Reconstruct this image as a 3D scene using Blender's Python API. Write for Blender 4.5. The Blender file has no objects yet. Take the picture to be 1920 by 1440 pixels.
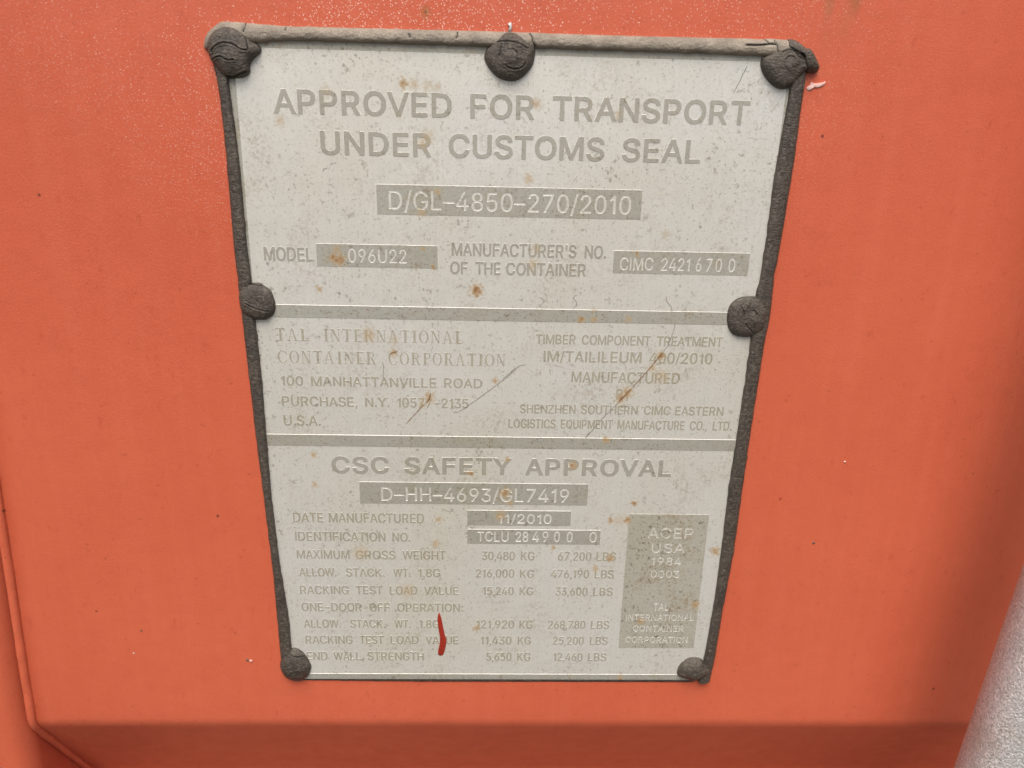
# Close-up of a riveted data plate on an orange-red shipping-container door.
# Plate coordinates: u to the right, v downwards, n out of the door, all in millimetres.
import bpy, math, random
import numpy as np
from mathutils import Matrix, Vector, noise
from mathutils.geometry import delaunay_2d_cdt

scene = bpy.context.scene
COL = scene.collection
rnd = random.Random(7)
Z0 = 1.45                                   # height of the plate centre above the ground (m)
CAM=[92.42, 24.126, -300.621]
ROT=[[0.999421, -0.023667, -0.024457], [0.014643, 0.947733, -0.318727], [0.030722, 0.318184, 0.947531]]
LINES=[["head",21.97,8.53,[["APPROVED",12.76,77.58],["FOR",84.31,107.88],["TRANSPORT",114.49,187.47]]],["head",36.01,8.52,[["UNDER",29.06,70.0],["CUSTOMS",76.39,134.48],["SEAL",141.18,170.73]]],["inbar",55.24,6.91,[["D/GL-4850-270/2010",53.69,145.94]]],["mid",75.83,5.42,[["MODEL",5.17,23.97]]],["inbar",75.75,5.26,[["096U22",37.49,59.95]]],["mid",72.53,5.17,[["MANUFACTURER'S",77.45,125.96],["NO.",129.14,137.63]]],["mid",79.71,5.09,[["OF",76.84,83.71],["THE",86.7,96.57],["CONTAINER",98.67,130.06]]],["inbar",76.67,4.99,[["CIMC",143.32,156.28],["2421",159.61,170.79],["6",173.27,175.39],["7",177.39,179.63],["0",181.04,183.46],["0",186.21,188.76]]],["serif",107.9,5.3,[["TAL",7.23,20.41],["INTERNATIONAL",26.35,82.01]]],["serif",117.21,5.38,[["CONTAINER",7.46,47.09],["CORPORATION",51.89,99.27]]],["low",126.86,4.27,[["100",8.0,16.98],["MANHATTANVILLE",20.19,71.12],["ROAD",74.25,89.92]]],["low",135.67,4.35,[["PURCHASE,",7.85,38.65],["N.Y.",41.78,51.84],["10577-2135",54.98,84.32]]],["low",144.34,4.75,[["U.S.A.",7.88,23.14]]],["low",107.52,4.15,[["TIMBER",111.32,127.41],["COMPONENT",129.91,157.91],["TREATMENT",160.4,187.31]]],["low",114.94,4.76,[["IM/TAILILEUM",114.68,154.73],["400/2010",157.88,183.9]]],["low",123.63,4.81,[["MANUFACTURED",126.46,171.27]]],["low",130.69,4.49,[["BY",145.44,151.81]]],["low",137.48,4.08,[["SHENZHEN",105.62,128.89],["SOUTHERN",131.15,154.88],["CIMC",157.46,168.71],["EASTERN",170.66,191.02]]],["low",144.12,4.21,[["LOGISTICS",101.01,120.88],["EQUIPMENT",123.01,144.9],["MANUFACTURE",146.85,175.28],["CO.,",177.43,184.89],["LTD.",187.18,195.31]]],["wide",165.94,8.0,[["CSC",26.55,50.85],["SAFETY",57.36,102.76],["APPROVAL",108.59,171.5]]],["inbar",178.43,6.35,[["D-HH-4693/GL7419",47.16,127.92]]],["low",189.37,4.77,[["DATE",8.84,21.77],["MANUFACTURED",24.17,65.33]]],["inbar",188.87,4.44,[["11/2010",97.74,120.86]]],["low",198.56,4.63,[["IDENTIFICATION",9.03,48.35],["NO.",51.34,59.29]]],["inbar",197.92,4.79,[["TCLU",88.52,102.23],["28",105.5,110.98],["4",112.86,115.64],["9",117.28,119.74],["0",122.45,124.91],["0",128.04,130.5],["0",138.11,141.15]]],["low",207.49,4.52,[["MAXIMUM",9.16,32.34],["GROSS",35.02,52.58],["WEIGHT",55.44,74.69],["30,480",90.67,105.33],["KG",107.97,114.16],["67,200",124.5,139.41],["LBS",141.74,150.46]]],["low",216.43,4.38,[["ALLOW.",9.65,26.21],["STACK.",30.31,47.58],["WT.",51.29,58.96],["1.8G",62.43,72.18],["216,000",88.11,105.3],["KG",107.8,114.21],["476,190",121.71,138.92],["LBS",141.43,150.13]]],["low",225.57,4.44,[["RACKING",9.48,31.15],["TEST",34.3,46.32],["LOAD",49.48,61.87],["VALUE",64.79,80.3],["15,240",91.29,105.27],["KG",107.87,114.17],["33,600",124.18,138.76],["LBS",141.29,150.16]]],["low",234.56,4.51,[["ONE-DOOR-OFF",9.51,49.16],["OPERATION:",52.59,82.42]]],["low",243.37,4.55,[["ALLOW.",10.05,26.85],["STACK.",31.05,47.07],["WT.",51.12,58.47],["1.8G",62.45,71.59],["121,920",88.52,105.97],["KG",108.27,114.33],["268,780",121.5,138.71],["LBS",141.19,149.77]]],["low",252.08,4.52,[["RACKING",10.36,31.79],["TEST",34.93,45.97],["LOAD",49.12,61.98],["VALUE",65.13,80.34],["11,430",90.57,104.9],["KG",107.73,113.92],["25,200",124.0,138.49],["LBS",141.25,149.56]]],["low",261.16,4.66,[["END",10.42,19.89],["WALL",22.62,35.18],["STRENGTH",38.26,64.34],["5,650",93.26,105.11],["KG",107.71,113.95],["12,460",124.63,138.38],["LBS",140.9,149.45]]],["inbox",195.68,5.07,[["ACEP",163.86,184.09]]],["inbox",202.88,4.49,[["USA",166.1,180.89]]],["inbox",209.31,3.79,[["1984",166.62,180.17]]],["inbox",215.73,3.55,[["0003",166.81,179.76]]],["inbox",233.05,3.66,[["TAL",169.42,176.42]]],["inbox",238.54,3.2,[["INTERNATIONAL",157.27,188.6]]],["inbox",244.5,3.13,[["CONTAINER",160.88,184.35]]],["inbox",250.62,3.17,[["CORPORATION",157.87,186.93]]]]
BOXES={"approval_number_bar": [49.09, 150.0, 46.18, 57.27], "model_bar": [25.29, 72.05, 68.84, 77.67], "manufacturer_bar": [140.5, 194.17, 69.28, 78.11], "safety_number_bar": [37.88, 136.15, 169.72, 179.99], "date_bar": [84.02, 129.35, 182.77, 190.09], "identification_bar": [84.07, 142.83, 192.07, 199.26], "program_box": [154.82, 190.14, 183.85, 253.78], "divider1": [7.85, 187.88, 93.07, 98.2], "divider2": [1.57, 196.28, 148.26, 153.34]}
S={"inner":[0,200,0,268.66],"plate_bottom":271.67791638124567,"top_out":[[-1.66,-7.92],[1.37,-8.51],[6.89,-7.97],[19.9,-7.46],[49.87,-7.56],[87.61,-7.69],[106.61,-7.67],[125.69,-7.47],[164.07,-7.6],[191.12,-7.78],[198.88,-7.81],[202.93,-6.68]],"top_in":[[-2.24,-1.7],[0.74,-1.6],[7.83,-1.27],[19.56,-2.53],[49.7,-2.53],[87.67,-2.28],[106.78,-2.25],[125.97,-2.22],[164.61,-2.15],[189.96,-1.73],[199.74,-1.62],[203.69,-1.37]],"left_out":[[-8.51,0.53],[-7.62,6.66],[-6.7,11.8],[-6.05,30.06],[-6.34,69.65],[-6.01,81.81],[-5.45,106.25],[-4.82,128.99],[-4.19,154.76],[-3.22,177.46],[-2.09,213.83],[-2.0,253.0],[-1.74,265.1]],"left_in":[[-1.37,0.35],[-1.56,6.5],[-2.42,11.69],[-1.41,29.21],[-0.93,44.75],[-0.86,69.54],[-0.33,81.7],[0.05,102.43],[0.53,122.95],[0.41,152.52],[0.41,177.29],[1.53,209.19],[3.67,237.98],[3.75,252.97],[3.68,265.08]],"right_out":[[206.44,-3.24],[206.98,3.75],[206.82,17.49],[206.98,34.1],[205.87,68.08],[205.12,77.78],[205.7,93.76],[204.77,106.02],[204.25,129.1],[203.82,151.94],[203.62,175.13],[203.5,201.72],[201.87,231.79],[201.03,259.33],[200.44,267.94],[199.91,272.54]],"right_in":[[200.0,-3.07],[201.14,10.65],[199.55,40.41],[199.52,65.5],[199.29,70.3],[199.22,79.7],[198.25,83.9],[198.05,94.34],[198.44,105.45],[198.3,122.39],[197.61,152.02],[197.01,170.71],[197.24,198.0],[197.02,226.89],[195.74,255.19],[194.57,267.96],[194.02,272.56]],"bottom_out":[[5.49,273.31],[65.39,274.02],[141.18,274.08],[192.23,273.91]],"corner":[[-10.4,0.38],[-9.81,-2.53],[-8.11,-4.91],[-6.01,-6.57],[-3.94,-7.97],[-1.98,-8.29],[0.7,-8.0],[1.67,-5.88],[-1.2,-4.19],[-4.49,-2.31],[-7.43,-0.06],[-9.11,1.07]],"cap_top_left":[[-8.85,0.07],[-8.21,-2.47],[-6.63,-4.66],[-4.17,-6.16],[-1.41,-6.76],[1.65,-6.49],[3.88,-5.48],[5.13,-4.26],[6.73,-2.5],[8.95,-1.12],[10.04,-0.06],[9.7,1.76],[7.83,3.09],[6.32,4.77],[5.61,6.26],[5.32,8.47],[3.12,10.01],[0.14,10.36],[-2.63,10.52],[-4.84,8.91],[-6.4,6.74],[-8.28,4.05]],"cap_top_mid":[[89.17,1.01],[89.84,-1.39],[91.4,-3.07],[93.73,-5.49],[96.07,-7.0],[98.82,-7.34],[101.6,-6.78],[104.82,-5.06],[107.26,-2.94],[107.46,-0.01],[106.86,2.95],[105.14,5.59],[102.6,7.89],[99.61,8.9],[96.39,8.61],[93.56,7.37],[91.32,5.2],[89.69,2.83]],"cap_top_right":[[189.32,0.63],[189.69,-1.23],[191.94,-2.58],[194.62,-3.76],[196.89,-4.92],[199.26,-5.35],[201.83,-4.31],[204.5,-2.72],[206.44,-0.54],[207.38,1.67],[206.12,2.82],[204.71,4.36],[203.32,6.09],[201.55,8.03],[199.25,9.22],[196.74,8.91],[194.08,7.46],[191.75,5.25],[190.26,3.22]],"flap":[[198.48,-7.72],[200.94,-7.51],[203.38,-6.1],[204.95,-5.04],[206.83,-4.71],[209.02,-2.36],[210.6,0.02],[211.3,1.88],[210.09,3.42],[208.22,3.27],[206.59,3.32],[205.01,0.91],[204.22,-1.68],[202.3,-3.67],[200.07,-5.09],[197.14,-5.76]],"cap_left_mid":[[-5.87,91.55],[-5.7,88.72],[-4.69,86.94],[-2.68,85.5],[-0.2,84.58],[2.89,84.52],[4.51,85.72],[6.78,87.43],[7.77,90.23],[8.26,93.06],[7.9,95.57],[6.71,97.56],[4.49,99.22],[2.38,99.53],[-0.05,99.48],[-2.41,98.63],[-4.2,97.22],[-5.57,95.1]],"cap_right_mid":[[187.77,95.5],[187.9,92.1],[189.02,89.12],[191.69,86.97],[195.76,86.27],[199.53,86.41],[202.3,88.46],[203.78,91.81],[203.8,95.21],[203.62,98.65],[201.84,101.26],[199.44,102.39],[197.42,103.18],[194.45,103.12],[191.39,102.31],[188.99,99.76]],"cap_bottom_left":[[-2.38,264.24],[-1.25,259.79],[0.58,256.85],[3.58,254.39],[6.4,254.62],[8.71,256.56],[10.37,259.25],[11.62,262.2],[12.18,264.67],[11.26,268.16],[9.67,270.67],[6.92,271.93],[3.62,272.19],[0.42,270.95],[-1.44,268.21]],"cap_bottom_right":[[183.4,267.02],[184.13,263.49],[186.17,260.72],[188.93,258.84],[192.7,258.82],[194.91,259.94],[196.59,261.93],[198.49,263.94],[199.36,266.2],[198.31,268.24],[195.96,270.02],[192.7,271.31],[189.28,271.06],[186.2,269.8],[183.99,268.79]],"crk_tl":[[[-6.85,1.91],[-5.43,0.25],[-4.0,-0.51],[-2.0,-1.1],[0.68,-0.81],[2.53,0.22],[4.01,1.09],[6.13,1.21]],[[4.49,-4.49],[5.54,-3.27],[5.78,-1.48],[6.16,0.85]],[[-6.81,4.45],[-4.79,3.67],[-3.4,3.45],[-2.12,4.33],[-0.6,4.65],[1.18,4.43]],[[-4.87,8.61],[-3.05,10.03],[-0.3,9.96],[2.13,9.17],[5.58,7.79]]],"crk_tm":[[[90.62,-2.05],[92.38,-3.37],[94.93,-4.07],[98.09,-4.15],[100.86,-3.77],[102.86,-2.91],[104.47,-2.05]],[[95.34,-3.26],[94.98,-1.44],[94.63,0.76]],[[96.67,3.65],[97.88,4.54],[99.89,5.04],[101.88,4.81],[103.25,4.03],[104.01,2.72]],[[97.75,-1.51],[99.73,-1.56],[100.94,-0.5],[101.18,0.78]]],"crk_tr":[[[189.72,-1.52],[192.39,-2.7],[194.68,-3.68],[196.34,-4.82],[198.51,-5.15],[201.04,-4.39],[203.29,-2.79],[205.2,-0.81]],[[194.95,-3.13],[196.54,-3.36],[198.45,-4.14],[200.76,-3.47],[202.21,-1.84],[204.19,-0.79]],[[197.32,-0.61],[198.18,-1.74],[199.79,-1.78],[200.93,-0.89]]],"crk_lm":[[[-4.64,86.04],[-3.29,86.18],[-2.0,85.11],[-0.28,84.91],[1.75,85.22],[4.46,85.52]],[[-2.96,92.33],[-1.63,92.84],[-0.32,93.7],[1.0,94.39],[2.7,94.72]],[[2.7,94.72],[4.04,95.23],[5.76,95.38]]],"crk_rm":[[[188.72,89.11],[191.01,87.39],[193.82,86.61],[196.49,86.35],[198.86,87.04],[200.92,88.47],[202.36,90.76]],[[192.63,90.51],[193.67,92.18],[193.92,94.29]],[[194.86,96.83],[195.67,98.31],[197.29,99.57],[198.32,101.06]],[[196.53,91.71],[197.99,91.68],[199.01,93.14]],[[196.01,87.51],[196.01,89.19],[194.76,90.89]]],"crk_bl":[[[-0.04,255.97],[2.78,256.2],[5.53,257.41],[8.33,257.89],[10.33,258.37]],[[0.7,262.84],[2.36,262.33]],[[7.81,259.85],[9.9,258.86]],[[0.2,270.04],[3.38,271.4],[7.08,271.27]],[[3.66,267.28],[5.7,267.28]]],"crk_br":[[[194.03,258.8],[194.9,261.04],[196.26,262.04],[197.15,260.53]],[[197.04,257.54],[197.81,260.78],[197.73,264.04]],[[190.01,266.84],[191.75,267.34],[192.91,266.33]],[[184.75,269.14],[188.27,270.65],[191.67,270.77],[194.54,269.87]]],"crk_top":[[[5.15,-7.71],[5.05,-6.47],[4.52,-4.85]],[[19.35,-6.84],[19.08,-5.77]],[[105.3,-7.14],[106.13,-5.72],[106.59,-3.92],[107.41,-2.85]],[[183.21,-5.21],[187.23,-5.23],[189.61,-5.47],[191.98,-5.81],[194.01,-5.68]],[[189.96,-7.4],[190.88,-6.51],[191.18,-5.79]],[[193.41,-7.12],[194.23,-5.5],[194.73,-3.31]],[[79.66,-6.64],[79.36,-4.75]],[[62.63,-5.66],[62.9,-4.59]]],"scratches":[["hair",0.28,[[162.51,86.8],[163.01,88.95],[164.7,90.79],[165.69,93.58],[166.87,96.38],[167.16,99.54],[166.27,103.37],[165.06,107.24],[162.87,110.83],[160.04,114.45]]],["rust",0.55,[[162.87,110.83],[160.06,114.78],[157.24,118.76],[154.36,122.44],[151.45,125.81]]],["rust",0.7,[[151.45,125.81],[148.54,129.54],[146.49,132.27]]],["hair",0.3,[[146.49,132.27],[143.23,136.04],[140.24,139.5],[136.67,144.37],[133.65,148.23],[131.54,151.05]]],["hair",0.22,[[127.62,87.26],[126.4,87.28],[125.43,88.53],[126.84,89.92],[127.21,91.15],[125.77,92.98]]],["hair",0.25,[[107.86,116.28],[105.08,116.97],[102.62,118.32],[100.18,120.98],[97.72,122.99]]],["hair",0.28,[[104.14,117.64],[99.87,121.97],[94.93,126.01],[90.58,129.41],[85.57,133.5],[79.26,137.99]]],["hair",0.25,[[49.3,115.28],[49.82,118.51],[49.53,122.1],[50.7,124.71]]],["hair",0.25,[[70.03,108.83],[69.08,111.41]]],["rust",0.9,[[68.72,129.07],[68.25,131.75],[66.66,133.78]]],["rust",0.45,[[66.66,133.78],[64.43,135.83],[61.53,139.26],[58.29,143.05]]],["rust",0.7,[[51.83,112.85],[54.0,111.98],[55.99,111.31]]],["grey",0.5,[[184.78,1.35],[182.66,6.59],[180.61,11.21]]],["grey",0.2,[[200.04,9.87],[197.77,13.66],[195.75,17.19]]],["grey",0.15,[[191.1,5.25],[185.93,8.22],[181.04,11.2]]],["hair",0.2,[[90.05,152.47],[87.34,154.88],[89.08,156.99],[90.0,154.59]]],["hair",0.2,[[135.37,145.53],[133.71,148.08]]],["hair",0.25,[[117.46,117.43],[117.72,121.03]]],["hair",0.15,[[118.47,116.3],[120.67,116.59],[123.34,117.53]]],["hair",0.2,[[40.65,43.31],[41.52,44.8],[42.92,44.17]]],["grey",0.7,[[29.22,42.48],[29.91,41.14],[31.05,40.63]]],["hair",0.35,[[64.9,57.85],[65.32,59.4]]]],"stains":[[60.01,10.55,1.5,0.75],[63.92,10.79,1.7,0.38],[68.73,11.12,1.8,0.38],[72.34,11.49,1.3,0.38],[15.05,24.53,1.8,0.4],[31.98,74.18,1.5,1.0],[34.3,74.91,1.9,0.8],[33.31,70.92,1.5,0.5],[87.17,86.17,2.0,0.95],[25.42,86.47,1.1,0.7],[66.24,70.26,0.8,0.7],[70.42,77.06,0.8,0.9],[129.23,97.05,1.2,0.9],[134.38,96.96,1.2,0.6],[134.16,93.21,1.0,0.4],[148.27,96.72,1.3,0.5],[162.33,111.82,1.6,0.8],[159.63,117.09,1.8,0.5],[163.69,120.32,3.0,0.35],[149.69,127.85,2.2,0.7],[147.34,130.58,2.0,0.7],[149.77,70.26,0.7,0.9],[68.26,131.09,2.0,0.7],[65.39,134.48,1.5,0.5],[54.0,112.18,1.6,0.6],[44.44,104.83,3.0,0.4],[54.13,106.88,2.5,0.3],[95.2,123.37,1.2,0.6],[109.04,75.35,1.8,0.45],[110.33,69.38,1.8,0.4],[19.39,157.47,1.2,0.6],[18.9,171.42,1.3,0.55],[71.54,187.54,1.5,0.5],[70.24,199.63,1.5,0.6],[36.8,204.11,3.5,0.35],[57.59,223.37,3.5,0.35],[88.57,243.36,1.3,0.7],[142.4,148.98,1.2,0.8],[129.02,160.96,1.4,0.85],[100.27,174.43,2.0,0.75],[102.38,179.3,1.5,0.6],[98.24,185.18,2.0,0.6],[156.57,178.7,1.0,0.9],[154.16,186.86,1.4,0.9],[146.84,187.21,1.3,0.7],[150.51,187.17,2.4,0.35],[148.07,206.21,1.4,0.8],[141.72,211.2,1.4,0.6],[122.17,201.0,1.0,0.7],[195.0,202.21,1.8,0.75],[188.61,229.97,1.6,0.7],[156.64,270.72,1.8,0.6],[164.36,239.4,1.4,0.7],[85.61,165.14,1.0,0.9],[101.12,158.47,1.0,0.7],[108.6,16.12,1.8,0.45],[106.37,43.07,1.8,0.5],[139.19,19.42,1.3,0.5],[160.3,62.51,1.6,0.3],[66.31,56.57,1.5,0.5],[72.08,48.4,1.3,0.5],[68.53,28.97,2.5,0.35],[66.65,31.37,1.8,0.35],[31.98,13.72,2.0,0.3]],"dots":[[33.25,88.27,0.45],[55.22,89.82,0.38],[27.43,124.82,0.5],[31.95,2.08,0.35],[43.33,1.68,0.35],[157.38,0.26,0.35],[167.77,82.83,0.3],[6.27,77.0,0.45],[57.37,127.06,0.35],[173.48,59.56,0.35]],"paint_mark":[[71.65,234.96],[72.64,238.42],[73.29,242.41],[74.12,246.93],[74.79,249.46],[74.44,253.53],[73.39,257.64],[72.36,258.37],[71.07,257.96],[70.91,256.11],[71.71,252.53],[71.82,248.46],[71.17,243.43],[70.78,238.44],[71.14,235.95]],"left_seam":[[-111.85,146.96],[-112.85,168.74],[-113.9,194.08],[-114.99,217.97],[-116.36,242.98],[-117.83,272.18],[-118.94,298.86]],"crest_edge_v":[299.4882802126079,298.4010137356743],"rod":[320.84,309.18],"rod_check":0,"flake":[[207.89,8.36],[208.98,7.38],[209.25,6.42],[210.34,6.77],[211.98,6.64],[213.59,6.4],[214.57,6.0],[214.32,7.05],[213.19,7.84],[211.6,8.27],[210.13,8.11],[209.24,9.09],[208.44,9.3]],"curl":[[98.43,-7.42],[97.62,-8.12],[98.0,-8.85],[98.38,-9.4],[97.59,-9.74],[97.57,-10.36],[98.55,-10.57],[98.96,-9.95],[98.99,-8.88],[98.71,-7.97]]}
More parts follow.
